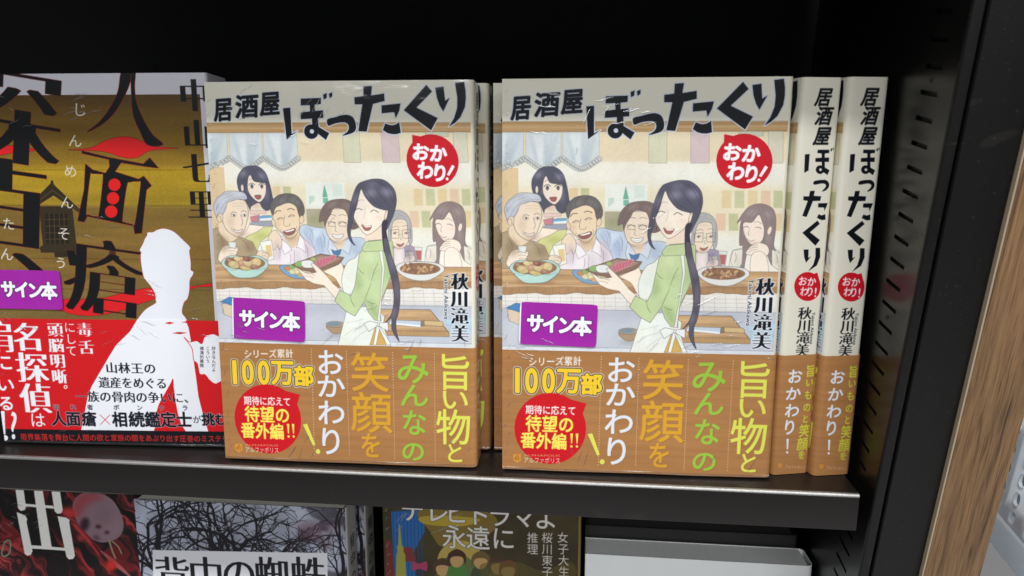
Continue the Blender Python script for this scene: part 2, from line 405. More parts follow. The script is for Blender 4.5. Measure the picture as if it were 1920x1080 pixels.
    F1.line([(340, 690), (362, 770), (345, 815)], LN, .16); F1.fill([(250, 850), (300, 868), (355, 850), (330, 885), (280, 885)], (250, 244, 238), True, LN, .18)
    F1.line([(235, 830), (232, 860), (245, 880)], LN, .12); F1.ell(200, 770, 30, 18, (240, 180, 150), alpha=.4, soft=.8)
    F1.fill([(60, 1200), (90, 1080), (150, 1030), (270, 1050), (290, 1080), (240, 1180), (200, 1240)], (246, 224, 200), True, LN, .16); F1.fill([(180, 990), (275, 995), (262, 1060), (190, 1055)], (222, 230, 232), False, LN, .14)
    for k in range(3): F1.line([(170+k*10, 1062+k*32), (230, 1058+k*32), (280, 1075+k*30)], LN, .12)
    # ---- laughing man with short dark hair, pale shirt
    F1.fill([(650, 1400), (640, 1100), (700, 1000), (800, 930), (1010, 900), (1120, 980), (1180, 1100), (1180, 1400)], (238, 226, 230), True, LN, .16)
    F1.fill([(840, 880), (1000, 880), (1010, 960), (920, 1060), (850, 980)], (232, 200, 160), True)
    hd = [(690, 640), (700, 560), (780, 480), (900, 455), (1000, 480), (1065, 560), (1080, 660), (1040, 720), (1010, 690), (985, 600), (900, 560), (800, 590), (745, 620), (715, 700)]
    face(F1, [(720, 660), (770, 590), (900, 550), (985, 600), (1015, 700), (1020, 760), (1000, 860), (940, 940), (880, 955), (810, 900), (750, 840), (715, 760)], (241, 212, 172), LN)
    F1.fill(hd, (100, 94, 94), True, (50, 46, 50), .16)
    hair_gloss(F1, hd, [(820, 540, 60, 18, -.4), (980, 540, 50, 20, .6)], (140, 134, 136), .7); cv.clip = room
    strands(F1, hd, [[(800, 590), (790, 530), (830, 470)], [(880, 560), (900, 500), (940, 465)], [(960, 590), (980, 540), (1020, 510)], [(1010, 660), (1040, 620), (1070, 600)]], (40, 36, 40), .22); cv.clip = room
    F1.ell(1040, 745, 26, 46, (238, 206, 168), .2, LN, .14); F1.ell(716, 780, 20, 42, (238, 206, 168), -.2, LN, .14)
    for x0, x1, y in ((760, 830, 735), (890, 965, 705)): F1.line([(x0, y+10), ((x0+x1)/2, y-12), (x1, y-2)], (60, 48, 44), .26); F1.line([(x0+8, y+14), ((x0+x1)/2, y+6), (x1-8, y+8)], LN, .12)
    F1.line([(735, 680), (765, 650), (810, 650)], (70, 60, 56), .36); F1.line([(885, 635), (925, 622), (965, 640)], (70, 60, 56), .36)
    F1.line([(850, 700), (832, 780), (845, 815), (890, 815), (905, 790)], LN, .16)
    F1.fill([(815, 880), (860, 868), (950, 840), (962, 868), (930, 905), (860, 918)], (150, 84, 80), True, LN, .22); F1.fill([(825, 878), (865, 870), (945, 846), (950, 862), (870, 884)], (250, 246, 240))
    F1.line([(800, 850), (795, 880), (812, 905)], LN, .12); F1.line([(975, 820), (985, 850), (970, 880)], LN, .12); F1.ell(770, 780, 30, 16, (240, 176, 140), alpha=.4, soft=.8)
    F1.fill([(800, 960), (860, 1010), (910, 1080), (820, 1130), (790, 1060)], (244, 236, 238), False, LN, .14); F1.fill([(1010, 910), (1060, 980), (1070, 1110), (980, 1050), (960, 1060)], (244, 236, 238), False, LN, .14)
    F1.line([(935, 1080), (930, 1180), (925, 1300)], LN, .14)
    # hand on his shoulder and a beer glass
    F1.fill([(640, 960), (700, 870), (760, 880), (800, 980), (770, 1080), (740, 1040), (700, 1080)], (240, 212, 182), True, LN, .16)
    F1.fill([(545, 990), (680, 970), (700, 1180), (600, 1210)], (236, 238, 226), False, LN, .16); F1.fill([(605, 1030), (670, 1025), (680, 1150), (625, 1160)], (236, 196, 120)); 
    F1.fill([(500, 1120), (560, 1090), (620, 1110), (640, 1150), (610, 1200), (560, 1260), (520, 1220)], (242, 214, 184), True, LN, .16)
    for k in range(3): F1.line([(560, 1110+k*34), (600, 1112+k*34), (622, 1128+k*32)], LN, .12)
    # ---- man with glasses, blue shirt, arm around his neighbour
    F1.fill([(1010, 850), (1060, 800), (1200, 830), (1340, 850), (1420, 930), (1600, 940), (1750, 960), (1800, 1100), (1800, 1400), (1200, 1400), (1180, 1100), (1030, 930)], (190, 208, 230), True, LN, .16)
    for l in ([(1160, 850), (1130, 950), (1170, 1060)], [(1200, 1000), (1240, 940), (1260, 1100)], [(1060, 880), (1100, 940), (1150, 1000)]): F1.line(l, (130, 150, 190), .5, alpha=.6)
    face(F1, [(1320, 720), (1370, 640), (1530, 630), (1590, 700), (1600, 800), (1590, 900), (1520, 970), (1430, 1000), (1350, 950), (1310, 850)], (243, 218, 188), LN)
    hb = [(1240, 770), (1270, 640), (1350, 550), (1460, 520), (1590, 530), (1700, 620), (1720, 800), (1600, 850), (1570, 700), (1530, 630), (1420, 620), (1380, 680), (1330, 760), (1300, 830), (1290, 760)]
    F1.fill(hb, (122, 98, 92), True, (70, 56, 54), .16)
    hair_gloss(F1, hb, [(1400, 580, 70, 18, -.4), (1560, 590, 40, 16, .4)], (186, 166, 160)); cv.clip = room
    strands(F1, hb, [[(1260, 740), (1320, 620), (1420, 540)], [(1300, 780), (1350, 650), (1450, 560)], [(1540, 640), (1560, 580), (1600, 540)]], (66, 50, 50)); cv.clip = room
    for x0, x1 in ((1340, 1425), (1460, 1550)):
        F1.line([(x0, 770), (x0+6, 815), (x1-6, 822), (x1, 775), (x0, 768)], (90, 84, 84), .2, False); F1.line([(x0+8, 790), ((x0+x1)/2, 768), (x1-8, 786)], (60, 50, 48), .24)
    F1.line([(1345, 705), (1385, 690), (1430, 700)], LN, .2); F1.line([(1470, 700), (1510, 690), (1550, 704)], LN, .2); F1.line([(1430, 820), (1418, 870), (1440, 880)], LN, .14)
    F1.fill([(1378, 905), (1440, 916), (1508, 905), (1490, 945), (1440, 955), (1395, 940)], (252, 250, 246), True, LN, .18); F1.line([(1385, 925), (1440, 936), (1500, 925)], LN, .1)
    F1.fill([(1345, 950), (1390, 1010), (1440, 1090), (1350, 1150), (1320, 1080)], (206, 220, 238), False, LN, .14); F1.fill([(1560, 950), (1600, 1010), (1560, 1130), (1490, 1080), (1450, 1090)], (206, 220, 238), False, LN, .14)
    F1.fill([(1390, 1010), (1540, 970), (1500, 1050), (1445, 1090)], (240, 214, 184), False)
    G1.fill([(1290, 100), (1330, 118), (1400, 100), (1385, 150), (1360, 170), (1310, 150)], (62, 118, 176), False, LN, .14)
    # ---- grandmother with glasses and grey hair, purple cardigan
    F2.fill([(540, 1400), (545, 1090), (620, 1040), (760, 1030), (840, 1080), (860, 1400)], (166, 150, 178), True, LN, .14)
    F2.fill([(590, 1090), (690, 1050), (720, 1120), (700, 1400), (590, 1400)], (240, 226, 222), True)
    hg = [(560, 760), (600, 680), (660, 640), (740, 660), (800, 730), (820, 850), (815, 980), (780, 1030), (770, 900), (760, 760), (680, 740), (610, 770), (585, 880), (570, 1000), (545, 960)]
    F2.fill([(570, 780), (680, 730), (770, 770), (785, 880), (770, 980), (720, 1050), (640, 1065), (580, 1010), (560, 900)], (242, 218, 190), True, LN, .15)
    F2.fill(hg, (176, 176, 178), True, LN, .15); strands(F2, hg, [[(600, 750), (640, 690), (720, 670)], [(640, 740), (690, 700), (760, 720)], [(790, 760), (805, 860), (800, 980)], [(560, 800), (570, 900), (560, 960)]], (100, 100, 108), .2); cv.clip = room
    for x0, x1 in ((575, 670), (705, 800)):
        F2.line([(x0, 862), (x0+4, 950), (x1-6, 952), (x1, 852), (x0, 862)], (80, 76, 78), .2, False); F2.line([(x0+25, 900), ((x0+x1)/2, 882), (x1-20, 892)], (60, 52, 50), .22); F2.ell((x0+x1)/2, 898, 9, 9, (70, 60, 60))
    F2.line([(670, 910), (705, 908)], LN, .16, False); F2.line([(600, 830), (640, 815), (670, 830)], LN, .14); F2.line([(710, 822), (750, 808), (780, 822)], LN, .14)
    F2.line([(600, 790), (680, 770), (750, 785)], (180, 150, 130), .1); F2.fill([(635, 1012), (680, 1020), (722, 1002), (690, 1040), (655, 1040)], (190, 100, 96), True, LN, .15); F2.line([(690, 930), (682, 965), (700, 970)], LN, .12)
    # glasses of drink in front of her
    G2.fill([(790, 75), (878, 80), (858, 225), (812, 222)], (226, 226, 222), False, LN, .13); G2.fill([(800, 112), (868, 114), (855, 215), (815, 212)], (196, 96, 96)); G2.fill([(695, 130), (780, 128), (775, 180), (700, 182)], (214, 220, 180), False, LN, .12)
    G2.fill([(670, 230), (690, 180), (740, 160), (785, 170), (780, 225), (700, 240)], (244, 222, 200), True, LN, .13)
    # ---- young woman with long brown hair at the right
    F2.fill([(900, 1500), (960, 1100), (985, 1040), (1100, 1010), (1400, 1010), (1480, 1050), (1530, 1150), (1480, 1250), (1470, 1500)], (240, 234, 220), False, LN, .15)
    hw = [(1030, 750), (1090, 650), (1170, 570), (1290, 545), (1400, 590), (1440, 680), (1440, 820), (1420, 980), (1440, 1060), (1400, 1200), (1300, 1000), (1150, 1040), (1090, 1300), (1060, 1200), (1090, 1000), (1055, 980), (1060, 800), (1075, 720)]
    F2.fill(hw, (142, 122, 122), True, (80, 66, 68), .16)
    face(F2, [(1090, 770), (1120, 740), (1190, 740), (1260, 660), (1300, 740), (1320, 830), (1300, 930), (1240, 985), (1170, 975), (1110, 880)], (250, 230, 212), LN)
    hair_gloss(F2, hw, [(1190, 640, 60, 20, -.3), (1360, 660, 50, 20, .4), (1360, 900, 14, 80)], (190, 174, 172)); cv.clip = room
    strands(F2, hw, [[(1260, 570), (1180, 660), (1140, 750)], [(1280, 560), (1380, 660), (1400, 900)], [(1290, 560), (1340, 720), (1320, 980)], [(1100, 690), (1075, 850), (1090, 960)], [(1400, 640), (1425, 800), (1400, 1100)]], (84, 68, 72)); cv.clip = room
    F2.line([(1098, 800), (1125, 785), (1155, 798)], LN, .24); F2.line([(1225, 795), (1262, 796), (1290, 812)], LN, .24); F2.line([(1210, 740), (1250, 735), (1290, 760)], LN, .14)
    F2.ell(1265, 845, 30, 16, (244, 186, 172), alpha=.6, soft=.8); F2.ell(1110, 850, 18, 12, (244, 186, 172), alpha=.5, soft=.6); F2.line([(1165, 810), (1148, 870), (1162, 880)], LN, .12); F2.line([(1140, 920), (1175, 945), (1215, 932)], (170, 100, 96), .26)
    F2.ell(1375, 830, 22, 48, (248, 224, 204), .3, LN, .13)
    F2.fill([(1120, 1070), (1190, 980), (1270, 960), (1350, 990), (1370, 1060), (1320, 1120), (1260, 1070), (1180, 1090)], (250, 230, 212), True, LN, .16)
    for k in range(3): F2.line([(1140+k*6, 1068-k*30), (1190, 1040-k*26), (1250, 1030-k*22)], LN, .12)
    F2.fill([(1180, 1100), (1340, 1100), (1360, 1500), (1200, 1500)], (250, 232, 214), True, LN, .13)
    F2.fill([(985, 1040), (1090, 1030), (1080, 1180), (1010, 1300), (960, 1150)], (238, 232, 218), False, LN, .14); F2.fill([(1400, 1030), (1500, 1080), (1530, 1180), (1480, 1160), (1470, 1250), (1400, 1200)], (238, 232, 218), False, LN, .14)
    # soft washes on skin, cloth and hair
    SH = (150, 96, 70)
    for P_, x, y, rx, ry, c, a_ in ((F1, 520, 590, 60, 24, SH, .35), (F1, 330, 905, 90, 26, SH, .4), (F1, 230, 760, 40, 90, SH, .16), (F1, 890, 950, 90, 26, SH, .45), (F1, 760, 820, 30, 80, SH, .2), (F1, 1445, 1000, 80, 22, SH, .45), (F1, 1340, 860, 24, 80, SH, .2),
        (F2, 650, 1058, 60, 18, SH, .35), (F2, 1180, 975, 60, 16, SH, .3), (F1, 120, 1010, 70, 90, (120, 96, 64), .45), (F1, 430, 1050, 60, 60, (120, 96, 64), .4), (F1, 300, 1000, 40, 40, (200, 176, 140), .5), (F1, 740, 1090, 40, 120, (196, 170, 184), .6), (F1, 1100, 1060, 50, 120, (196, 170, 190), .6), (F1, 960, 1180, 50, 100, (206, 186, 200), .5),
        (F1, 1110, 880, 40, 60, (150, 168, 214), .5), (F1, 1240, 1010, 50, 110, (150, 168, 214), .55), (F1, 1190, 900, 30, 40, (224, 236, 246), .7), (F1, 1640, 1050, 60, 90, (150, 168, 214), .45), (F2, 760, 1130, 50, 80, (116, 98, 134), .5), (F2, 560, 1150, 30, 90, (116, 98, 134), .5), (F2, 1040, 1150, 30, 90, (200, 186, 160), .5), (F2, 1460, 1130, 30, 90, (200, 186, 160), .5), (F1, 560, 930, 80, 40, (170, 176, 80), .6)):
        P_.ell(x, y, rx, ry, c, alpha=a_, soft=1.1)
    for P_, l in ((F1, [(740, 1010), (770, 1090), (760, 1180)]), (F1, [(1060, 1010), (1090, 1080), (1080, 1190)]), (F1, [(880, 1110), (890, 1180), (870, 1260)]), (F1, [(60, 900), (110, 960), (120, 1050)]), (F1, [(330, 960), (390, 1010), (410, 1090)]), (F1, [(1260, 880), (1290, 950), (1280, 1050)]), (F1, [(1120, 830), (1160, 900), (1150, 980)]),
        (F2, [(1010, 1060), (1020, 1120), (1000, 1180)]), (F2, [(1440, 1070), (1460, 1130), (1450, 1190)]), (F2, [(720, 1080), (760, 1120), (780, 1200)])): P_.line(l, LN, .15, taper=True)
    # ---- wooden counter
    grain = woodgrain(cv, (206, 158, 104), .28, 11, 50, 1.0)
    edge = [(18, 470)]+[(x, 500+8*math.sin(x*.011)+6*math.sin(x*.03)) for x in range(60, 1500, 60)]
    e2 = [(x, 512+10*math.sin(x*.013+1)-14*math.exp(-((x-860)/160)**2)) for x in range(0, 1480, 50)]
    top = [(-10, 256), (700, 268), (1560, 280)]
    G1.fill([(-10, 256), (1600, 274), (2900, 290), (2960, 300), (2960, 500)]+[(x, 508+9*math.sin(x*.013+1)+5*math.sin(x*.031)) for x in range(2900, -40, -40)], grain, False, (84, 60, 44), .2)
    G1.fill([(x, 432+5*math.sin(x*.017)) for x in range(-20, 2960, 40)]+[(x, 506+9*math.sin(x*.013+1)+5*math.sin(x*.031)) for x in range(2920, -40, -40)], (168, 118, 72), alpha=.75)
    for x in range(20, 2900, 83): G1.line([(x, 440), (x+14*math.sin(x), 470), (x+20*math.sin(x*1.7), 500)], (120, 82, 52), .16, alpha=.6)
    G1.line([(x, 432+5*math.sin(x*.017)) for x in range(-20, 2960, 40)], (226, 182, 128), .25)
    # ---- tiled wall and steel worktop under it
    G1.fill([(-10, 520), (2960, 520), (2960, 700), (-10, 660)], (236, 230, 222))
    cv.clip = None
    m_t = cv.full(*G1.mask([(-10, 516), (1500, 524), (2700, 530), (2700, 700), (1100, 670), (-10, 655)])); cv.clip = m_t*room
    for x in range(-70, 2800, 111): G1.line([(x, 500), (x+8, 720)], (178, 166, 160), .18, False)
    for y in (545, 585, 628, 672): G1.line([(-20, y-4), (2800, y+22)], (178, 166, 160), .18, False)
    cv.clip = room
    steel = (193, 199, 214)
    G1.fill([(-10, 650), (1100, 672), (2800, 700), (2800, 1200), (-10, 1200)], steel)
    G1.fill([(-10, 650), (1100, 672), (2800, 700), (2800, 780), (-10, 740)], (168, 172, 190), alpha=.6, soft=2.4); G1.line([(-10, 650), (1100, 673), (2800, 702)], (120, 118, 126), .2)
    G1.fill([(-10, 1035), (1300, 1058), (2800, 1090), (2800, 1200), (-10, 1200)], (214, 222, 232)); G1.line([(-10, 1035), (1300, 1058), (2800, 1090)], (130, 130, 142), .22)
    # food box with blue lid, small bowls
    G1.fill([(62, 670), (180, 660), (400, 700), (400, 830), (180, 820), (80, 780)], (222, 196, 164), False, LN, .16); G1.fill([(48, 650), (150, 600), (420, 640), (400, 690), (190, 695)], (52, 128, 200), False, LN, .16)
    G1.ell(1280, 1000, 100, 22, (150, 150, 160), alpha=.7, soft=1.2); G1.fill([(1190, 900), (1390, 900), (1370, 960), (1300, 985), (1240, 970)], (176, 140, 104), True, LN, .16); G1.ell(1285, 885, 100, 32, (188, 150, 116), line=LN, lw=.16); G1.ell(1275, 882, 78, 24, (110, 140, 160), soft=.4)
    # cutting board, knife, ice
    G2.fill([(380, 725), (920, 732), (1108, 965), (1108, 1015), (400, 1000)], (196, 148, 88), False, LN, .18); G2.fill([(380, 727), (918, 735), (1096, 962), (390, 950)], grain, False, (110, 80, 50), .14)
    for i in range(18): G2.line([(440+i*36, 965), (440+i*36, 1000)], (150, 108, 62), .14, False, alpha=.7)
    G2.fill([(480, 838), (815, 850), (805, 915), (460, 880)], (188, 206, 226), False, LN, .14); G2.fill([(480, 866), (805, 892), (805, 914), (470, 882)], (236, 242, 248)); G2.fill([(815, 850), (850, 845), (850, 900), (812, 905)], (150, 120, 90), False, LN, .14); G2.fill([(848, 845), (1040, 855), (1056, 880), (1045, 905), (848, 893)], (224, 186, 118), False, LN, .16)
    for k, (x, y) in enumerate(((1120, 860), (1170, 900), (1270, 870), (1340, 890), (1330, 960), (1250, 950), (1150, 950), (1360, 840))): G2.fill([(x-40, y-20), (x+10, y-36), (x+42, y+4), (x, y+34), (x-36, y+24)], (176, 212, 232), False, (120, 160, 190), .14)
    # ---- bowls on the counter
    G1.ell(345, 385, 200, 28, (120, 84, 56), alpha=.5, soft=1.2)
    bowl = [(85, 235), (180, 170), (340, 175), (500, 170), (595, 245), (560, 320), (470, 380), (340, 400), (220, 385), (130, 310)]
    G1.fill(bowl, (172, 216, 208), True, LN, .2); G1.ell(340, 245, 222, 72, (146, 110, 80), line=(110, 140, 134), lw=.15)
    for x, y, rx, ry, c in ((180, 225, 50, 36, (150, 96, 70)), (220, 262, 62, 40, (206, 180, 112)), (300, 215, 66, 34, (212, 186, 120)), (310, 250, 44, 40, (196, 134, 108)), (390, 245, 70, 40, (206, 184, 126)), (470, 235, 50, 44, (222, 194, 124)), (365, 205, 44, 24, (140, 74, 66)), (450, 285, 50, 22, (176, 110, 84)), (345, 300, 64, 22, (208, 176, 104)), (260, 200, 40, 22, (222, 196, 130))):
        G1.ell(x, y, rx, ry, c, .2, (120, 84, 60), .1); G1.ell(x-rx*.25, y-ry*.3, rx*.4, ry*.35, (240, 220, 168), alpha=.5, soft=.4)
    G1.fill([(130, 300), (200, 322), (270, 310), (340, 330), (410, 315), (480, 320), (560, 300), (470, 380), (340, 400), (220, 385)], (176, 222, 212), True, (90, 130, 124), .14)
    G2.ell(850, 420, 240, 24, (120, 84, 56), alpha=.5, soft=1.2)
    G2.fill([(575, 300), (640, 245), (840, 230), (1040, 250), (1105, 310), (1040, 370), (920, 425), (780, 425), (650, 380)], (224, 226, 222), True, LN, .18); G2.ell(840, 305, 220, 62, (150, 104, 72), line=(140, 120, 106), lw=.14)
    rng = random.Random(4)
    for k in range(46):
        a, r = rng.random()*6.28, math.sqrt(rng.random()); G2.ell(840+190*r*math.cos(a), 300+48*r*math.sin(a), 26, 14, rng.choice([(166, 112, 78), (196, 146, 100), (140, 92, 70), (214, 168, 110)]), rng.random()*3, (100, 66, 48), .08)
    # dish and wooden tray with sliced fish
    G1.fill([(715, 290), (780, 265), (1000, 300), (1090, 400), (900, 408), (790, 370)], (106, 160, 206), True, LN, .18); G1.fill([(770, 285), (1000, 300), (1060, 370), (880, 365), (800, 330)], (226, 206, 152), True, LN, .12)
    for x, y, c in ((800, 300, (214, 128, 80)), (850, 285, (140, 180, 90)), (850, 340, (230, 214, 150)), (910, 340, (236, 220, 160)), (940, 370, (220, 170, 100))): G1.ell(x, y, 34, 22, c, .3, LN, .08)
    tray = [(845, 262), (1170, 148), (1425, 185), (1380, 250), (1110, 345), (960, 320)]
    G1.fill(tray, (138, 104, 86), False, LN, .2); G1.fill([(880, 258), (1170, 165), (1390, 192), (1340, 225), (1110, 305), (960, 290)], (166, 132, 112), False)
    G1.fill([(890, 245), (950, 220), (990, 260), (950, 285), (895, 275)], (136, 186, 90), True, LN, .1); G1.fill([(960, 230), (1050, 215), (1095, 250), (1080, 290), (980, 290)], (232, 234, 232), True, LN, .1); G1.ell(1090, 205, 30, 22, (170, 190, 90), line=LN, lw=.08)
    for k in range(6): G1.fill([(1120+k*32, 235-k*9), (1150+k*32, 205-k*9), (1185+k*30, 215-k*8), (1190+k*24, 260-k*10), (1150+k*26, 290-k*11)], (206, 92, 116), True, (230, 170, 180), .14)
    # ---- the hostess: generic figure in a green jumper and pale apron
    skin, SL = (250, 232, 210), (90, 64, 60)
    F2.fill([(300, 900), (490, 760), (490, 1000), (420, 1060), (290, 1010)], (244, 220, 194), True)
    # lower arm and hand under the tray
    G1.fill([(1350, 265), (1395, 250), (1430, 400), (1425, 560), (1370, 500), (1310, 400), (1220, 350), (1200, 330)], skin, True, SL, .16)
    G1.fill([(905, 290), (990, 345), (1075, 350), (1115, 340), (1060, 255), (1090, 245), (1160, 310), (1210, 360), (1290, 460), (1370, 530), (1310, 620), (1190, 480), (1080, 460), (1000, 420), (965, 380), (930, 330)], skin, False, SL, .18)
    G1.line([(980, 380), (1040, 385), (1080, 400)], SL, .12); G1.line([(1000, 350), (1050, 360), (1100, 372)], SL, .12)
    # apron (chest and skirt)
    G2.fill([(0, 340), (60, 230), (140, 190), (200, 130), (180, 300), (130, 560), (80, 620), (0, 560), (-20, 440)], (232, 238, 226), True, LN, .16)
    G2.fill([(60, 560), (180, 700), (300, 700), (420, 800), (400, 900), (470, 1110), (-110, 1110), (-100, 1090), (20, 720), (60, 640)], (234, 240, 230), False, LN, .16)
    G2.fill([(240, 1100), (310, 920), (360, 910), (420, 1100)], (222, 168, 72), False, LN, .12)
    # jumper
    body = [(270, 50), (300, 10), (460, 0), (560, 20), (560, 300), (500, 420), (440, 560), (400, 640), (380, 740), (380, 850), (310, 840), (250, 760), (210, 650), (100, 800), (0, 745), (-110, 640), (-50, 530), (20, 560), (70, 590), (120, 480), (160, 290), (190, 150)]
    G2.fill(body, (194, 218, 150), False, LN, .2)
    cv.clip = cv.full(*G2.mask(body))*room
    G2.fill([(150, 300), (220, 480), (110, 560), (120, 420)], (140, 172, 100), alpha=.5, soft=1.2); G2.fill([(220, 620), (330, 660), (380, 840), (280, 800)], (150, 180, 106), alpha=.6, soft=1.2)
    G2.fill([(470, 20), (560, 20), (560, 300), (500, 420), (450, 420)], (150, 180, 106), alpha=.45, soft=1.4); G2.fill([(230, 100), (340, 60), (350, 200), (260, 260)], (222, 238, 186), alpha=.5, soft=2)
    for l in ([(160, 290), (200, 340), (235, 360)], [(390, 240), (340, 330), (300, 440)], [(380, 320), (320, 370)], [(60, 590), (80, 660), (110, 705)], [(210, 650), (250, 560), (300, 450)], [(220, 630), (300, 670), (330, 660)], [(100, 800), (180, 700), (210, 650)]): G2.line(l, (70, 84, 50), .2, taper=True)
    cv.clip = room
    G2.fill([(400, 70), (440, 90), (455, 300), (400, 620), (370, 850), (340, 850), (390, 600), (430, 300)], (236, 240, 230), False, LN, .14)
    G2.fill([(410, 600), (510, 400), (500, 430), (420, 590)], (236, 240, 230), False, LN, .1)
    for k in (0, 1): G2.fill([[(345, 870), (250, 850), (195, 880), (240, 960), (330, 905)], [(360, 870), (455, 865), (450, 960), (360, 905)]][k], (238, 242, 236), False, LN, .18)
    G2.fill([(330, 900), (280, 1100), (310, 1100), (365, 905)], (238, 242, 236), False, LN, .14); G2.fill([(360, 905), (420, 1000), (470, 1090), (430, 1100), (345, 905)], (238, 242, 236), False, LN, .14)
    G2.line([(195, 900), (80, 930), (-20, 1000)], (150, 156, 150), .14); G2.line([(230, 940), (130, 1000), (60, 1060)], (150, 156, 150), .14); G2.line([(190, 830), (100, 850), (0, 870)], (150, 156, 150), .12)
    # her face and hair
    F2.fill([(230, 1060), (280, 990), (480, 970), (480, 1090), (250, 1100)], (194, 218, 150), False, LN, .16)
    f = [(170, 650), (230, 430), (400, 420), (520, 560), (530, 680), (490, 780), (420, 850), (320, 912), (260, 890), (200, 800), (165, 730)]
    face(F2, f, skin, SL, .2)
    F2.ell(560, 690, 38, 62, (248, 226, 202), .5, SL, .16)
    back = [(300, 322), (420, 295), (540, 310), (640, 400), (665, 520), (640, 640), (590, 750), (520, 870), (500, 800), (535, 740), (560, 640), (520, 640), (400, 600), (310, 500), (270, 410), (240, 470), (210, 580), (170, 680), (140, 800), (110, 880), (130, 980), (160, 1030), (110, 990), (80, 900), (85, 800), (130, 600), (170, 470), (230, 360)]
    F2.fill(back, (78, 76, 98), True, (44, 42, 60), .2)
    hair_gloss(F2, back, [(380, 450, 70, 34, -.1), (560, 440, 70, 40, .3), (190, 520, 20, 70, .3), (400, 360, 60, 16)], (178, 178, 208), .6, 1.3); cv.clip = room
    strands(F2, back, [[(270, 400), (330, 520), (430, 610), (540, 640)], [(400, 340), (480, 470), (580, 600)], [(300, 380), (400, 540), (520, 620)], [(420, 310), (560, 400), (630, 560)], [(240, 380), (170, 560), (110, 800)], [(260, 420), (200, 560), (150, 700)], [(460, 320), (620, 420), (640, 600)]], (26, 26, 46), .2, .7); cv.clip = room
    F2.line([(270, 410), (310, 500), (400, 600), (525, 645)], (210, 206, 220), .12)
    tail = [(490, 770), (545, 760), (540, 900), (560, 1000), (580, 1090)]
    ponytail = [(460, 0), (505, 0), (540, 170), (585, 320), (605, 480), (600, 640), (570, 780), (545, 840), (540, 960), (565, 1065), (520, 1000), (490, 920), (495, 820), (430, 865), (500, 770), (535, 620), (530, 470), (500, 300), (470, 150)]
    F2.fill([(480, 790), (550, 760), (525, 860), (550, 1100), (485, 1100)], (52, 48, 70), True, (36, 34, 52), .16)
    G2.fill(ponytail, (84, 78, 98), True, (36, 32, 48), .2)
    hair_gloss(G2, ponytail, [(530, 240, 14, 110, -.2), (575, 520, 12, 110), (530, 760, 10, 60, .4)], (190, 184, 204), .5, 1.0); cv.clip = room
    strands(G2, ponytail, [[(490, 40), (540, 300), (570, 520), (540, 760)], [(500, 60), (560, 300), (590, 520), (560, 740), (520, 900)], [(480, 60), (520, 280), (550, 500), (520, 700)]], (30, 24, 44), .18); cv.clip = room
    for x0, x1, y in ((180, 265, 635), (360, 450, 650)):
        F2.line([(x0, y+12), ((x0+x1)/2-8, y-12), (x1, y+(2 if x0 < 200 else 16))], (54, 44, 50), .3)
    F2.line([(220, 545), (250, 528), (290, 530)], LN, .14); F2.line([(295, 620), (292, 680), (270, 740)], (200, 160, 140), .16)
    F2.fill([(250, 800), (300, 818), (360, 812), (335, 860), (290, 866), (262, 840)], (180, 92, 90), True, SL, .18); F2.fill([(252, 802), (300, 818), (358, 812), (350, 826), (296, 832)], (252, 248, 244))
    F2.ell(440, 720, 36, 20, (246, 192, 176), alpha=.5, soft=1.0); F2.ell(200, 710, 20, 16, (246, 192, 176), alpha=.5, soft=.8)
    F2.line([(155, 780), (175, 800), (165, 830)], (50, 46, 66), .2)
    cv.clip = None; LW = 1.0
    # watercolour: uneven washes, paper tooth, edges a little soft
    wash = noise(cv.H, cv.W, 7*RES, 7*RES, 61, 4)-.5; tooth = noise(cv.H, cv.W, .5*RES, .5*RES, 62, 2)-.5; warm = noise(cv.H, cv.W, 22*RES, 22*RES, 63, 2)-.5
    art = cv.a*(1+.08*wash+.06*tooth)[..., None]*np.stack([1+.03*warm, 1+0*warm, 1-.04*warm], -1)
    lum = art.mean(-1, keepdims=True); art = lum+(art-lum)*.80; art = art*.93+.07*np.array([.90, .88, .84], np.float32)
    sf = np.stack([(art[..., k]+np.roll(art[..., k], 1, 0)+np.roll(art[..., k], 1, 1)+np.roll(art[..., k], -1, 0)+np.roll(art[..., k], -1, 1))/5 for k in range(3)], -1)
    im = (cv.full(*A.mask([(-50, 327), (1700, 322), (1700, 1100), (1700, 1800), (-50, 1800)]))*room)[..., None]
    cv.a = (cv.a*(1-im)+(.45*sf+.55*art)*im).astype(np.float32)
    # ---- lettering on the front
    a, d1, d2 = A, Pen(cv, hom(H2, D1_)), Pen(cv, hom(H2, D2_))
    title_shapes(d1, d2, (204, 210, 224), .5); title_shapes(d1, d2, INK)
    for ch, x, y, ww, hh in (('居', 258, 452, 262, 330), ('酒', 590, 410, 330, 330), ('屋', 915, 372, 285, 340)):
        d1.glyphs([(ch, x, y, ww, hh)], INK, w=.46, out=[(.42, (206, 212, 228))], shear=.12, rot=.06)
    lettered_bubble(A, 1255, 476, 142, 139, [(1153, 340), (1215, 352), (1150, 420)],
        [('おか', 1192, 430, 1288, 438, 96, dict(w=.5, rot=-.06, gw=98)), ('わり', 1212, 528, 1290, 540, 100, dict(w=.5, rot=-.1, gw=92))])
    A.fill([(1360, 500), (1372, 507), (1340, 554), (1330, 550)], (250, 246, 248), line=(250, 246, 248), lw=.3); A.ell(1328, 572, 8, 8, (250, 246, 248))
    OW = (236, 240, 246)
    for ch, y, x in (('秋', 435, 1262), ('川', 617, 1247), ('滝', 797, 1237), ('美', 980, 1228)):
        G2.glyphs([(ch, x, y, 196, 190)], (16, 20, 30), mincho=(.42, .2), out=[(.5, OW)])
    G2.latin('Takimi Akikawa', 1100, 362, 1068, 832, 44, INK, w=.06, out=[(.35, OW)])
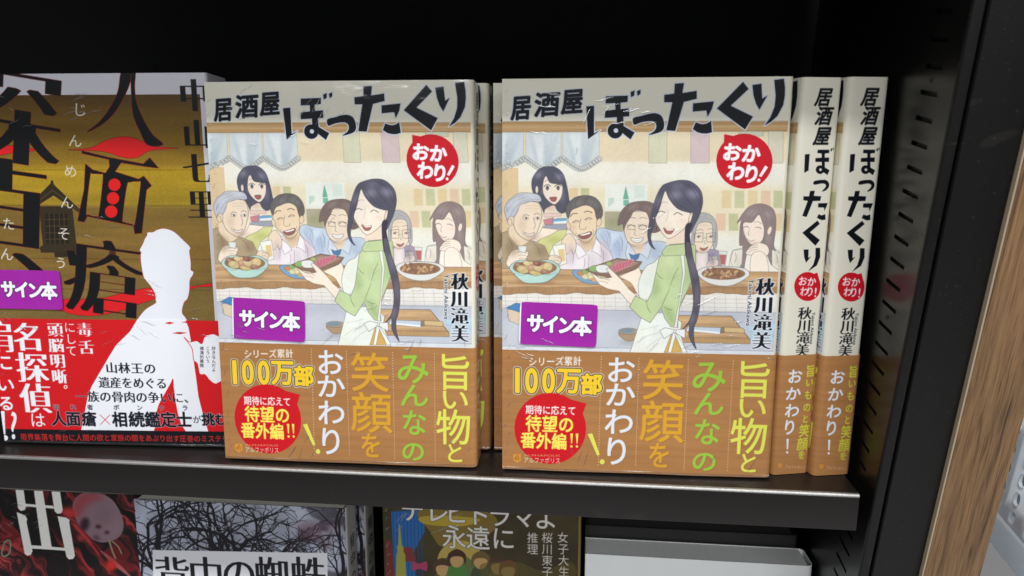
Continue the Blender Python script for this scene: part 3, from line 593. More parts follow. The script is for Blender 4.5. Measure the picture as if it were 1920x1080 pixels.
    # ---- lettering on the spine
    s1, s2, s3 = Pen(cv, spine_tf(S1_)), Pen(cv, spine_tf(S2_)), Pen(cv, spine_tf(S3_))
    for ch, x, y in (('居', 828, 178), ('酒', 828, 382), ('屋', 808, 596)): s1.glyphs([(ch, x, y, 190, 210)], INK, w=.34, shear=.2)
    for p in ([(600, 795), (655, 790), (640, 965), (672, 950), (590, 992)], [(750, 745), (885, 745), (880, 780), (830, 785), (830, 830), (880, 828), (878, 875), (830, 875), (830, 935), (885, 965), (860, 1015), (800, 975), (795, 920), (795, 875), (720, 875), (722, 835), (795, 830), (795, 785), (745, 780)],
              [(900, 735), (922, 728), (915, 755), (900, 765)], [(930, 725), (948, 720), (944, 748), (932, 756)]): s1.fill(p, INK)
    s1.ell(775, 958, 50, 46, INK); s1.ell(780, 958, 15, 15, (226, 224, 212))
    for p in (smooth([(705, 60), (780, 45), (850, 50), (882, 100), (850, 150), (795, 168), (836, 125), (840, 95), (800, 82), (705, 95)], True, 4), [(658, 162), (712, 162), (700, 215), (785, 220), (775, 268), (690, 270), (615, 440), (565, 430), (630, 268), (578, 262), (580, 220), (645, 220)],
              [(752, 295), (865, 292), (822, 378), (820, 340), (748, 338)], [(755, 412), (790, 425), (832, 412), (835, 470), (790, 475), (735, 450)], [(740, 480), (768, 515), (652, 605), (768, 688), (715, 748), (565, 610)],
              [(578, 790), (635, 788), (632, 880), (665, 862), (605, 930), (585, 870)], [(718, 772), (770, 772), (770, 870), (730, 960), (630, 1022), (690, 950), (715, 870)]): s2.fill(p, INK)
    lettered_bubble(s3, 410, 99, 70, 70, [(462, 32), (475, 80), (430, 42)], [('おか', 385, 72, 432, 75, 48, dict(w=.2, gw=48)), ('わり!', 392, 122, 452, 126, 50, dict(w=.2, gw=44))])
    for ch, x, y in (('秋', 396, 228), ('川', 392, 287), ('滝', 386, 346), ('美', 381, 405)): s3.glyphs([(ch, x, y, 74, 64)], INK, mincho=(.2, .08))
    s3.latin('Takimi Akikawa', 433, 225, 420, 378, 15, INK, w=.03)
    return cv

def tavern_band():
    cv = Canvas(BW+BT, BAND, (178, 122, 68)); cv.a = woodgrain(cv, (170, 120, 73), .09, 5, 30, 1.4)
    B, s3 = Pen(cv, hom(H2, B_)), Pen(cv, spine_tf(S3_))
    Y1, G, O, Wt = (222, 222, 92), (150, 194, 66), (214, 158, 48), (222, 226, 236)
    dk = (120, 76, 36)
    for x0, x1, y0, y1 in ((507, 492, 440, 970), (687, 671, 450, 972), (925, 903, 455, 990), (1140, 1110, 462, 998)):
        n = 40
        for i in range(n): B.ell(x0+(x1-x0)*i/n, y0+(y1-y0)*i/n, 2.2, 2.2, (232, 214, 186))
    def col(items, c, w): B.glyphs([(a, x+3, y+3, ww, hh) for a, x, y, ww, hh in items], dk, w=w, alpha=.35); B.glyphs(items, c, w=w)
    col([('旨', 1240, 552, 178, 190), ('い', 1230, 685, 158, 120), ('物', 1215, 822, 186, 186), ('と', 1212, 950, 108, 106)], Y1, .28)
    col([('み', 1024, 532, 178, 170), ('ん', 1022, 665, 158, 126), ('な', 1014, 800, 138, 138), ('の', 1000, 940, 130, 110)], G, .30)
    col([('笑', 803, 552, 208, 206), ('顔', 798, 752, 220, 212), ('を', 785, 912, 116, 136)], O, .30)
    col([('お', 600, 504, 146, 138), ('か', 596, 622, 154, 126), ('わ', 592, 752, 150, 136), ('り', 580, 892, 146, 150)], Wt, .30)
    B.fill([(444, 812), (462, 808), (498, 908), (488, 912)], Y1, line=Y1, lw=.3); B.ell(511, 943, 12, 12, Y1)
    B.row('シリーズ累計', 178, 464, 392, 461, 46, (240, 236, 228), w=.17)
    for oc, r in (((240, 236, 226), 1.2), ((36, 32, 44), .9)):
        B.glyphs([('1', 104, 550, 124, 132), ('0', 172, 551, 98, 132), ('0', 254, 552, 98, 132), ('万', 352, 553, 122, 132), ('部', 460, 572, 106, 104)], oc, w=.1+r)
    B.glyphs([('1', 104, 550, 124, 132), ('0', 172, 551, 98, 132), ('0', 254, 552, 98, 132), ('万', 352, 553, 122, 132), ('部', 460, 572, 106, 104)], (240, 200, 48), w=.6)
    B.ell(262, 784, 172, 170, (204, 24, 34)); B.fill([(360, 645), (435, 665), (415, 720)], (204, 24, 34))
    B.row('期待に応えて', 163, 694, 366, 699, 46, (252, 244, 240), w=.2)
    B.row('待望の', 182, 760, 338, 765, 84, (244, 232, 96), w=.34); B.row('番外編', 156, 840, 305, 846, 82, (244, 232, 96), w=.36)
    for x in (364, 390): B.fill([(x-6, 808), (x+7, 808), (x+3, 856), (x-2, 856)], (244, 232, 96)); B.ell(x, 870, 6, 6, (244, 232, 96))
    B.row('アルファポリス', 146, 936, 298, 938, 30, (244, 226, 206), w=.06)
    B.latin('ALPHAPOLIS', 136, 918, 308, 919, 10, (226, 168, 120))
    B.fill([(84, 908), (121, 908), (121, 940), (103, 950), (84, 938)], (214, 146, 56)); B.line([(92, 936), (100, 918), (106, 914), (110, 936), (92, 928), (112, 924)], (120, 70, 30), .16)
    s3.glyphs([('お', 338, 532, 80, 74), ('か', 328, 615, 84, 70), ('わ', 322, 697, 80, 72), ('り', 308, 777, 76, 80)], Wt, w=.26)
    s3.fill([(292, 834), (303, 834), (299, 884), (293, 884)], Wt, line=Wt, lw=.12); s3.ell(295, 899, 6, 6, Wt)
    s3.glyphs([('旨', 420, 506, 50, 62), ('い', 414, 562, 46, 46), ('も', 407, 622, 44, 50), ('の', 400, 682, 42, 46), ('と', 391, 738, 36, 44), ('笑', 386, 795, 58, 64), ('顔', 376, 860, 62, 66), ('を', 370, 912, 40, 42)], (206, 214, 60), w=.18)
    s3.row('アルファポリス', 290, 968, 384, 974, 18, (226, 190, 160)); s3.fill([(247, 952), (268, 952), (268, 968), (258, 974), (247, 968)], (206, 138, 60))
    return cv

H0 = [[.27460484, -.03278146, 24.38718527], [.00603235, -.27662631, 229.48518921], [4.09582711e-5, -1.18905172e-4, 1]]
HA = [[.32194769, -.04271278, 70.36657877], [.02716299, -.33887474, 477.83295344], [6.94285266e-5, -1.21991805e-4, 1]]
HB = [[.31237355, -.02760233, -52.5819839], [.02716494, -.33792502, 477.57765955], [6.94285266e-5, -1.21991805e-4, 1]]
HC = [[.30032867, -.00859241, -207.2592079], [.02716741, -.33673021, 477.25648337], [6.94285266e-5, -1.21991805e-4, 1]]
K1_ = crop(0, 130, 4.32); K2_ = crop(100, 130, 3.484); K3_ = crop(100, 420, 5.4); K4_ = crop(0, 330, 4.0); K5_ = crop(0, 590, 4.155); K6_ = crop(200, 590, 4.152)
M1_ = crop(0, 900, 6.0); M2_ = crop(0, 840, 3.0); M3_ = crop(600, 840, 3.0); ID_ = crop(0, 0, 1.0)
CW0, CT0, CH0 = 126.0, 22.0, 194.0
BAND0 = 69.2

def detective_cover():
    cv = Canvas(CW0+CT0, CH0, (208, 206, 216))
    K1, K2, K3, K4 = [Pen(cv, hom(H0, f)) for f in (K1_, K2_, K3_, K4_)]; P = Pen(cv, hom(H0, ID_))
    # brown and gold boards inside a white margin
    bandv = np.linspace(0, CH0, cv.H)
    stops = [(0, (104, 84, 44)), (80, (108, 88, 47)), (100, (112, 87, 40)), (127, (116, 92, 42)), (130, (148, 122, 34)), (146, (156, 127, 28)), (150, (126, 98, 29)), (164, (106, 80, 25)), (184, (82, 60, 26)), (200, (82, 60, 26))]
    base = np.stack([np.interp(bandv, [s[0] for s in stops], [s[1][k] for s in stops]) for k in range(3)], 1)/255
    n = noise(cv.H, cv.W, 4.5*RES, 60*RES, 21, 4)+.5*noise(cv.H, cv.W, .6*RES, .6*RES, 22, 2)-.75
    gold = np.clip(1.12*base[:, None, :]*(1+.27*n[..., None]), 0, 1).astype(np.float32)
    m = np.zeros((cv.H, cv.W), np.float32); m[:int(183.8*RES), :int(122.3*RES)] = 1
    cv.blend(m, 0, 0, gold)
    for v in (128.5, 101, 146.5, 85): cv.a[int(v*RES):int(v*RES)+2, :int(122.3*RES)] *= .75
    red, rl, ink = (214, 30, 34), (70, 20, 16), (16, 16, 18)
    K2.fill([(100, 530), (250, 515), (350, 465), (460, 443), (560, 462), (640, 505), (720, 512), (820, 518), (700, 527), (620, 540), (560, 575), (500, 585), (430, 572), (370, 550), (270, 535)], red, True, rl, .18)
    K1.fill([(-60, 600), (0, 612), (120, 625), (300, 658), (130, 680), (0, 700), (-60, 700)], red, True, rl, .18)
    K3.fill([(-200, 830), (0, 770), (115, 765), (400, 760), (560, 740), (760, 690), (990, 655), (1060, 745), (860, 820), (700, 880), (520, 920), (340, 935), (160, 910), (80, 880), (-100, 860)], red, True, rl, .18)
    K3.fill([(1380, 640), (1600, 605), (1607, 640), (1480, 640), (1385, 668)], red, False, rl, .16)
    # small wooden shrine
    K4.fill([(295, 230), (545, 230), (578, 530), (600, 555), (600, 578), (310, 578), (300, 540), (325, 520)], (54, 44, 28), False); K4.fill([(410, 570), (520, 570), (515, 610), (415, 612)], (46, 38, 26))
    K4.fill([(340, 285), (510, 285), (520, 510), (350, 515)], (36, 30, 22))
    for x in (375, 412, 450, 486): K4.line([(x-4, 285), (x+4, 512)], (84, 70, 42), .35, False)
    for y in (330, 380, 430, 478): K4.line([(345, y), (515, y-3)], (84, 70, 42), .3, False)
    K4.fill([(180, 262), (380, 62), (388, 38), (402, 38), (408, 68), (604, 255), (600, 280), (405, 150), (205, 275)], (48, 40, 26)); K4.line([(200, 262), (398, 110), (590, 258)], (82, 68, 42), .5, False)
    # title: black strokes with a thin red edge
    tr = (150, 30, 24)
    def stroke_pair(P_, pts, sm=True): P_.fill(pts, tr, sm, tr, .5); P_.fill(pts, ink, sm)
    for p in ([(450, 15), (515, 15), (495, 110), (450, 210), (390, 300), (310, 370), (225, 412), (300, 350), (370, 260), (425, 150)], [(513, 20), (537, 20), (532, 120), (545, 220), (590, 330), (650, 430), (718, 494), (620, 497), (570, 410), (525, 300), (512, 150)]): stroke_pair(K2, p)
    out = [(190, 536), (360, 578), (590, 622), (632, 582), (688, 648), (600, 637), (445, 612), (405, 672), (560, 722), (592, 702), (642, 762), (610, 790), (580, 1072), (535, 1076), (528, 1025), (225, 962), (205, 1000), (163, 992), (205, 790), (213, 622), (262, 662), (345, 682), (372, 640), (368, 592), (192, 552)]
    stroke_pair(K2, out, False)
    for p in ([(258, 688), (312, 690), (326, 710), (300, 940), (285, 962), (235, 952), (220, 930), (245, 700)], [(505, 742), (555, 738), (570, 760), (536, 1000), (515, 1012), (470, 1000), (456, 975), (485, 765)]):
        K2.fill(p, tr, True, tr, .4); K2.fill(p, gold, True)
    for x, y in ((403, 757), (393, 845), (381, 932)): K2.ell(x, y, 41, 41, (222, 30, 30), line=(90, 20, 18), lw=.16)
    for args, rot, mm_ in (((K3, [('瘡', 520, 545, 830, 850)]), -.13, (1.3, .95)), ((P, [('探', 12, 216, 216, 206)]), -.16, (2.1, 1.2)), ((P, [('偵', -20, 398, 222, 232)]), -.13, (2.0, 1.25))):
        args[0].glyphs(args[1], ink, mincho=(mm_[0], mm_[1]), out=[(.22, tr)], rot=rot)
    # furigana in white brush
    wh = (214, 210, 200)
    for P_, ch, x, y, s_ in ((K1, 'じ', 650, 330, 120), (K1, 'ん', 612, 582, 115), (K1, 'め', 575, 828, 110), (K4, 'ん', 506, 200, 105), (K4, 'そ', 482, 435, 105), (K4, 'う', 460, 655, 95), (K4, 'た', 66, 362, 100), (K4, 'ん', 52, 588, 105), (K4, 'て', -40, 150, 90)):
        P_.glyphs([(ch, x, y, s_, s_)], wh, rot=-.1, w=.04)
    for ch, x, y, ww, hh in (('中', 922, 172, 200, 236), ('山', 940, 425, 190, 210), ('七', 950, 650, 210, 220), ('里', 970, 885, 180, 210)): K2.glyphs([(ch, x, y, ww, hh)], ink, mincho=(.75, .36))
    # white figure cut out of the boards (its lower half is on the paper band)
    sil = [(790, 1090), (860, 960), (940, 865), (1035, 805), (1036, 770), (1030, 710), (985, 630), (920, 545), (893, 420), (885, 330), (890, 290), (876, 266), (908, 205), (930, 150), (950, 120), (958, 88), (1010, 86), (1060, 60), (1130, 50), (1220, 80), (1310, 160), (1388, 240), (1380, 282), (1395, 400), (1395, 468), (1422, 490), (1410, 530), (1386, 572), (1380, 680), (1360, 762), (1326, 800), (1306, 900), (1352, 972), (1380, 1090)]
    K3.fill(smooth(sil, True, 5), (230, 232, 240), False, (170, 40, 34), .2)
    return cv

def detective_band():
    cv = Canvas(CW0+CT0, BAND0, (206, 24, 30))
    K5, K6 = Pen(cv, hom(H0, K5_)), Pen(cv, hom(H0, K6_)); P = Pen(cv, hom(H0, ID_))
    W_, K_, Rd = (236, 238, 244), (18, 20, 30), (206, 24, 30)
    K6.fill([(79, 240), (190, 130), (250, 30), (612, 30), (642, 100), (660, 200), (680, 340), (700, 480), (720, 640), (760, 800), (797, 915), (-195, 915), (-141, 640), (-111, 560), (-41, 440), (20, 335)], W_, False)
    K6.fill(smooth([(522, 498), (500, 540), (455, 620), (408, 710), (384, 810), (382, 870), (392, 930), (612, 930), (585, 850), (558, 760), (540, 660), (528, 570)], True, 5), Rd); K6.fill([(458, 68), (495, 58), (533, 66), (495, 76)], Rd); K6.fill([(585, 62), (625, 55), (632, 66)], Rd); K6.fill([(515, 146), (570, 136), (630, 143), (580, 154)], Rd)
    bal = [(608, 178), (650, 214), (705, 206), (745, 228), (768, 175), (830, 153), (885, 172), (960, 180), (960, 520), (895, 522), (850, 540), (805, 510), (770, 468), (730, 462), (712, 385), (682, 352), (668, 262)]
    K6.fill(bal, W_, True, Rd, .3)
    K5.fill([(-300, 893), (0, 890), (914, 902), (1780, 912), (1780, 1200), (-300, 1200)], (20, 20, 26))
    mk = dict(mincho=(.72, .27))
    for ch, x, y, s_ in (('名', 225, 175, 240), ('探', 258, 412, 256), ('偵', 285, 650, 252)): K5.glyphs([(ch, x, y, s_, s_)], W_, **mk)
    K5.glyphs([('は', 300, 820, 126, 124)], W_, w=.16)
    K5.glyphs([('肩', 14, 172, 210, 270)], W_, **mk); K5.glyphs([('に', 26, 372, 170, 140), ('い', 48, 545, 150, 120), ('る', 55, 690, 130, 124)], W_, w=.3)
    for x, s_ in ((35, '!'), (115, '?')):
        if s_ == '!': K5.fill([(8, 752), (42, 752), (48, 935), (36, 935)], W_)
        else: K5.glyphs([('?', x, 856, 150, 240)], W_, w=.3, shear=.1)
        if s_ == '!': K5.ell(46, 962, 22, 22, W_)
    for ch, x, y in (('頭', 438, 118), ('脳', 445, 240), ('明', 456, 360), ('晰', 470, 482)): K5.glyphs([(ch, x, y, 122, 120)], W_, mincho=(.36, .13))
    K5.ell(518, 564, 15, 15, W_); K5.ell(518, 564, 8, 8, Rd)
    for ch, x, y in (('に', 550, 100), ('し', 560, 190), ('て', 564, 282)): K5.glyphs([(ch, x, y, 92, 90)], W_, w=.06)
    for ch, x, y in (('毒', 666, 118), ('舌', 680, 254)): K5.glyphs([(ch, x, y, 124, 118)], W_, mincho=(.36, .13))
    o_ = dict(mincho=(.2, .06), out=[(.22, W_)])
    K6.row('山林王の', 45, 414, 342, 420, 92, K_, **o_); K6.row('遺産をめぐる', -12, 528, 432, 536, 92, K_, **o_)
    K6.row('一族の骨肉の争いに、', -190, 636, 652, 648, 92, K_, **o_)
    for P_, ch, x, y in ((K5, '切', 445, 720), (K5, 'れ', 576, 720), (K5, '者', 708, 722), (K6, 'ボ', 82, 722), (K6, 'ン', 262, 725), (K6, 'ク', 435, 727), (K6, 'ラ', 615, 727)): P_.glyphs([(ch, x, y, 50, 46)], K_, w=.14, out=[(.24, W_)])
    b_ = dict(w=.36, out=[(.26, W_)])
    for P_, ch, x, y, s_ in ((K5, '人', 465, 808, 120), (K5, '面', 578, 810, 118), (K5, '瘡', 700, 812, 118), (K6, '相', 108, 815, 122), (K6, '続', 238, 815, 126), (K6, '鑑', 362, 817, 126), (K6, '定', 487, 817, 126), (K6, '士', 608, 817, 126), (K6, '挑', 795, 815, 104), (K6, 'む', 890, 817, 92)): P_.glyphs([(ch, x, y, s_, s_)], K_, **b_)
    K6.glyphs([('が', 708, 817, 66, 66)], K_, w=.1, out=[(.2, W_)])
    K5.line([(785, 780), (862, 856)], (206, 60, 60), .35, False); K5.line([(862, 782), (788, 856)], (206, 60, 60), .35, False)
    P.row('限界集落を舞台に人間の欲と家族の闇をあぶり出す圧巻のミステリー', 46, 819.5, 436, 823, 13.5, (222, 44, 40), w=.16, gw=13)
    for x, t in ((745, '横溝的展開'), (792, 'こういう'), (838, '好きなんだよ')):
        for i, ch in enumerate(t): K6.glyphs([(ch, x, 265+i*33, 32, 32)], K_)
    return cv

def sign_sticker(w=37.2, h=20.6, full=True):
    cv = Canvas(w, h, (158, 40, 160), 9.0)
    n = noise(cv.H, cv.W, 1.2*9, 1.2*9, 3, 2)-.5; cv.a *= (1+.05*n[..., None])
    P = Pen(cv, lambda p: np.asarray(p, float)*[1, -1]+[0, h])
    if full: P.fill([(0, 0), (.7, 0), (.6, h), (0, h)], (240, 236, 244))
    items = [('サ', .205*w, .49*h, 8.4, 9.2), ('イ', .405*w, .50*h, 8.4, 9.2), ('ン', .605*w, .51*h, 8.6, 9.0), ('本', .81*w, .52*h, 9.2, 9.4)]
    P.glyphs(items, (60, 16, 70), w=.86); P.glyphs(items, (240, 240, 248), w=.54)
    return cv

def horror_cover():      # red flesh-like streaks, a pale head shape and one big character
    cv = Canvas(124+20, 188, (20, 16, 18)); P = Pen(cv, hom(HA, M1_))
    h, w = cv.H, cv.W; yy, xx = np.mgrid[0:h, 0:w].astype(np.float32)
    warp = noise(h, w, 16*RES, 16*RES, 33, 3)*150
    A1, A2 = (xx*.62-yy*.78)+h, (xx*.78+yy*.62)+warp            # along and across the fibres
    big = noise(2*h+w, 2*h+w, 5.5*RES, 70*RES, 31, 4); fine = noise(2*h+w, 2*h+w, 1.6*RES, 34*RES, 34, 3)
    i1, i2 = np.clip(A2, 0, 2*h+w-1).astype(int), np.clip(A1, 0, 2*h+w-1).astype(int)
    f1, f2 = big[i1, i2], fine[i1, i2]; dens = noise(h, w, 24*RES, 24*RES, 35, 2)
    v = np.clip((f1-.5)*5+(f2-.5)*1.2+(dens-.42)*2.2, 0, 1)[..., None]; hot = np.clip((f2-.58)*7, 0, 1)[..., None]*v
    cv.a = np.clip(np.array([.07, .055, .06])*(1-v)+v*np.array([.40, .10, .11])+hot*np.array([.26, .12, .12]), 0, 1).astype(np.float32)
    P.fill([(820, 300), (860, 200), (960, 140), (1120, 150), (1270, 230), (1370, 400), (1390, 540), (1330, 650), (1200, 700), (1090, 690), (980, 620), (900, 520), (850, 420)], (132, 108, 118), True)
    P.fill([(820, 300), (860, 200), (960, 140), (1120, 150), (1150, 220), (1000, 260), (900, 400), (850, 420)], (150, 50, 58), True, alpha=.75, soft=2.5)
    P.ell(1250, 520, 120, 130, (150, 120, 130), alpha=.6, soft=3); P.ell(955, 500, 50, 80, (40, 22, 30), .3, alpha=.9, soft=1.2); P.ell(1110, 525, 34, 22, (60, 30, 40), soft=.6); P.ell(1205, 590, 28, 18, (60, 30, 40), soft=.6); P.ell(1090, 650, 40, 22, (70, 34, 44), .4, alpha=.8, soft=1.2); P.ell(1180, 420, 90, 120, (110, 84, 92), alpha=.5, soft=4)
    P.line([(1230, 680), (1260, 780), (1300, 880)], (150, 130, 110), 1.2); P.line([(1260, 690), (1330, 750), (1370, 830)], (150, 130, 110), .9)
    P.line([(810, 480), (980, 660), (1120, 850)], (196, 50, 54), 2.4, True, True, .8); P.line([(830, 460), (1010, 650), (1160, 820)], (120, 30, 36), 1.6, True, True, .8); P.line([(1140, 800), (1300, 940), (1480, 1100)], (190, 110, 110), 3, True, True, .7); P.ell(1250, 960, 60, 70, (200, 40, 36), soft=1.5)
    P.ell(780, 370, 90, 60, (190, 50, 50), .3, soft=1.6); P.line([(20, 820), (60, 700), (120, 690), (110, 820), (40, 860), (20, 820)], (110, 140, 120), .9)
    # the character: white rounded bars
    W_ = (232, 230, 226)
    for p in ([(150, -120), (235, -120), (295, 300), (280, 335), (240, 345), (212, 320)], [(345, -200), (430, -200), (585, 755), (475, 745)], [(550, -120), (640, -120), (708, 340), (690, 372), (650, 378), (620, 350)], [(280, 268), (420, 280), (600, 292), (612, 320), (420, 305), (285, 292)],
              [(195, 365), (285, 400), (308, 440), (300, 470), (368, 800), (350, 838), (310, 848), (285, 825)], [(655, 410), (745, 425), (785, 450), (780, 480), (845, 850), (825, 885), (780, 888), (755, 860)], [(350, 735), (560, 750), (740, 765), (745, 792), (560, 780), (355, 768)]): P.fill(p, W_, False, W_, .3)
    return cv
def branches_cover():    # bare trees against a pale sky, a white title plate
    cv = Canvas(133+20, 186, (168, 167, 184)); P = Pen(cv, hom(HB, M2_))
    n = noise(cv.H, cv.W, 16*RES, 16*RES, 41, 3); cv.a *= (.75+.5*n[..., None]); cv.a[..., 0] *= .97
    rng = random.Random(3); q = P.tf([(760, 300), (1980, 330)])
    def branch(x, y, a, L, w, d):
        if d == 0 or w < .2: return
        pts = [(x, y)]
        for _ in range(4):
            a += rng.uniform(-.38, .38); x += L/4*math.cos(a); y += L/4*math.sin(a); pts.append((x, y))
        cv_pts = smooth(np.array(pts), False, 3)
        P.cv.px(cv_pts); P2.stroke_px(cv.px(cv_pts), (24, 22, 28), w)
        for _ in range(2 if d > 2 else 3): branch(x, y, a+rng.uniform(-.9, .9), L*rng.uniform(.55, .85), w*.6, d-1)
        k = pts[2]; branch(k[0], k[1], a+rng.choice([-1, 1])*rng.uniform(.6, 1.3), L*.6, w*.5, d-1)
    P2 = Pen(cv, lambda p: np.asarray(p, float))
    for x in (-4, 8, 20, 31, 44, 58, 70, 84, 98, 112, 126, 140): branch(x, 95+rng.uniform(-10, 10), 1.57+rng.uniform(-.3, .3), 40, rng.uniform(2.0, 4.2), 5)
    m = noise(cv.H, cv.W, 9*RES, 10*RES, 44, 3); msk = np.clip((m-.5)*8, 0, 1).astype(np.float32); g = np.linspace(0, 1, cv.W)[None, :]
    cv.blend(msk*np.clip(g*1.6-.7, 0, .85).astype(np.float32), 0, 0, (34, 28, 34)); m2 = np.clip((noise(cv.H, cv.W, 18*RES, 22*RES, 46, 2)-.52)*6, 0, 1).astype(np.float32); cv.blend(m2*np.clip(g*1.5-.7, 0, .5).astype(np.float32), 0, 0, (90, 36, 50))
    P.fill([(858, 575), (1842, 592), (1850, 1400), (880, 1400)], (222, 222, 228))
    for ch, x in (('背', 972), ('中', 1160), ('の', 1345), ('蜘', 1530), ('蛛', 1735)): P.glyphs([(ch, x, 712, 205, 215)], (24, 24, 30), mincho=(.5, .24))
    cv.a[:, int(133*RES):] = (.78, .77, .75)
    for i, (v, t) in enumerate(((160, '背'), (148, '中'), (136, 'の'), (124, '蜘'), (112, '蛛'))): P2.glyphs([(t, 143, v, 10, 10)], (24, 24, 30), w=.2) if t else 0
    return cv
def comic_cover():       # dark cover with lettering, a tower, a blue curtain and small plain figures
    cv = Canvas(117+20, 195, (60, 51, 28)); P = Pen(cv, hom(HC, M3_))
    n = noise(cv.H, cv.W, 14*RES, 14*RES, 51, 3); cv.a *= (.8+.4*n[..., None])
    P.fill([(400, 360), (580, 350), (590, 470), (520, 600), (560, 800), (420, 800)], (36, 96, 160))
    for k in range(9): P.line([(410+k*20, 350), (414+k*20, 560), (420+k*20, 800)], (24, 70, 128), .5)
    P.fill([(560, 350), (900, 350), (1000, 420), (900, 520), (700, 560), (620, 470)], (120, 100, 40), True); P.fill([(560, 390), (700, 380), (900, 400), (800, 440), (600, 430)], (170, 146, 44), True)
    P.fill([(370, 520), (400, 520), (430, 800), (372, 800)], (110, 40, 34)); P.fill([(440, 560), (520, 560), (540, 640), (440, 640)], (120, 48, 52))
    P.fill([(444, 430), (450, 430), (460, 545), (470, 555), (470, 585), (480, 600), (490, 800), (425, 800), (430, 600), (436, 585), (432, 555), (440, 545)], (150, 150, 62))
    P.ell(790, 640, 130, 120, (176, 154, 74)); P.fill([(680, 650), (760, 600), (860, 640), (900, 800), (660, 800)], (90, 110, 60), True)
    for x, y, h_, b_ in ((690, 670, (74, 54, 36), (100, 82, 50)), (770, 620, (66, 40, 30), (74, 122, 56)), (905, 630, (104, 84, 44), (60, 74, 50)), (1000, 660, (74, 50, 34), (96, 90, 50)), (1060, 680, (110, 60, 40), (150, 140, 80))):
        P.fill([(x-50, y+60), (x, y+40), (x+52, y+60), (x+64, y+220), (x-62, y+220)], b_, True); P.ell(x, y+8, 38, 44, (186, 150, 96)); P.fill([(x-48, y+40), (x-50, y-20), (x, y-52), (x+50, y-20), (x+46, y+36), (x+30, y-6), (x-30, y-6)], h_, True)
    P.fill([(900, 660), (1100, 640), (1250, 690), (1400, 640), (1440, 720), (1300, 800), (1000, 800)], (96, 84, 34), True, alpha=.6)
    P.fill([(520, 640), (560, 650), (600, 640), (600, 690), (560, 680), (520, 690)], (160, 60, 96), True)
    W_ = (214, 210, 204); ol = [(.3, (40, 34, 24))]
    for ch, x, y in (('テ', 520, 350), ('レ', 660, 358), ('ビ', 770, 362), ('ド', 895, 372), ('ラ', 1010, 380), ('マ', 1145, 385), ('よ', 1272, 395)): P.glyphs([(ch, x, y, 140, 140)], W_, w=.24, out=ol)
    for ch, x, y in (('永', 755, 500), ('遠', 890, 505), ('に', 1032, 508)): P.glyphs([(ch, x, y, 140, 140)], W_, w=.24, out=ol)
    for t, x, dx in (('女子大生', 1366, 2), ('桜川東子の', 1278, 0), ('推理', 1196, 0)):
        for i, ch in enumerate(t): P.glyphs([(ch, x+dx*i, 505+i*64, 64, 64)], W_, w=.1)
    cv.a[:, int(115.5*RES):int(117.5*RES)] = (.55, .43, .16)
    return cv

# ------------------------------------------------------------------ materials
def nodes(name):
    m = bpy.data.materials.new(name); m.use_nodes = True; nt = m.node_tree
    return m, nt, nt.nodes['Principled BSDF'], nt.nodes.new, nt.links.new
def film_bump(nt, N, L, seed, amount=1.0):
    """wrinkles of a clear shrink film: broad swells, a few sharp creases"""
    tc = N('ShaderNodeTexCoord'); mp = N('ShaderNodeMapping'); mp.inputs['Location'].default_value = (seed*.37, seed*.11, seed*.23)
    oi = N('ShaderNodeObjectInfo'); va = N('ShaderNodeVectorMath'); va.operation = 'ADD'; L(tc.outputs['Object'], va.inputs[0]); L(oi.outputs['Random'], va.inputs[1]); L(va.outputs[0], mp.inputs[0])
    n1 = N('ShaderNodeTexNoise'); n1.inputs['Scale'].default_value = 34; n1.inputs['Detail'].default_value = 2; n1.inputs['Distortion'].default_value = .6
    m2 = N('ShaderNodeMapping'); m2.inputs['Rotation'].default_value = (0, .6, .3); m2.inputs['Scale'].default_value = (1, 1, 3.2); L(mp.outputs[0], m2.inputs[0])
    n2 = N('ShaderNodeTexNoise'); n2.inputs['Scale'].default_value = 150; n2.inputs['Detail'].default_value = 1; L(m2.outputs[0], n2.inputs[0])
    mk = N('ShaderNodeTexNoise'); mk.inputs['Scale'].default_value = 22; L(mp.outputs[0], mk.inputs[0])
    r = N('ShaderNodeMapRange'); r.inputs[1].default_value = .52; r.inputs[2].default_value = .68; L(mk.outputs[0], r.inputs[0]); L(mp.outputs[0], n1.inputs[0])
    mu = N('ShaderNodeMath'); mu.operation = 'MULTIPLY'; L(n2.outputs[0], mu.inputs[0]); L(r.outputs[0], mu.inputs[1])
    s = N('ShaderNodeMath'); s.operation = 'MULTIPLY_ADD'; s.inputs[1].default_value = .12; L(mu.outputs[0], s.inputs[0]); L(n1.outputs[0], s.inputs[2])
    b = N('ShaderNodeBump'); b.inputs['Strength'].default_value = 1; b.inputs['Distance'].default_value = .0004*amount; L(s.outputs[0], b.inputs['Height'])
    return b
def print_mat(name, im, seed=1, film=1.0, rough=.5, coat=.30):
    m, nt, p, N, L = nodes(name)
    t = N('ShaderNodeTexImage'); t.image = im; t.extension = 'EXTEND'; t.interpolation = 'Cubic'
    L(t.outputs[0], p.inputs['Base Color']); p.inputs['Roughness'].default_value = rough
    p.inputs['Specular IOR Level'].default_value = .18
    p.inputs['Coat Weight'].default_value = coat; p.inputs['Coat Roughness'].default_value = .09
    b = film_bump(nt, N, L, seed, film); L(b.outputs[0], p.inputs['Coat Normal'])
    return m
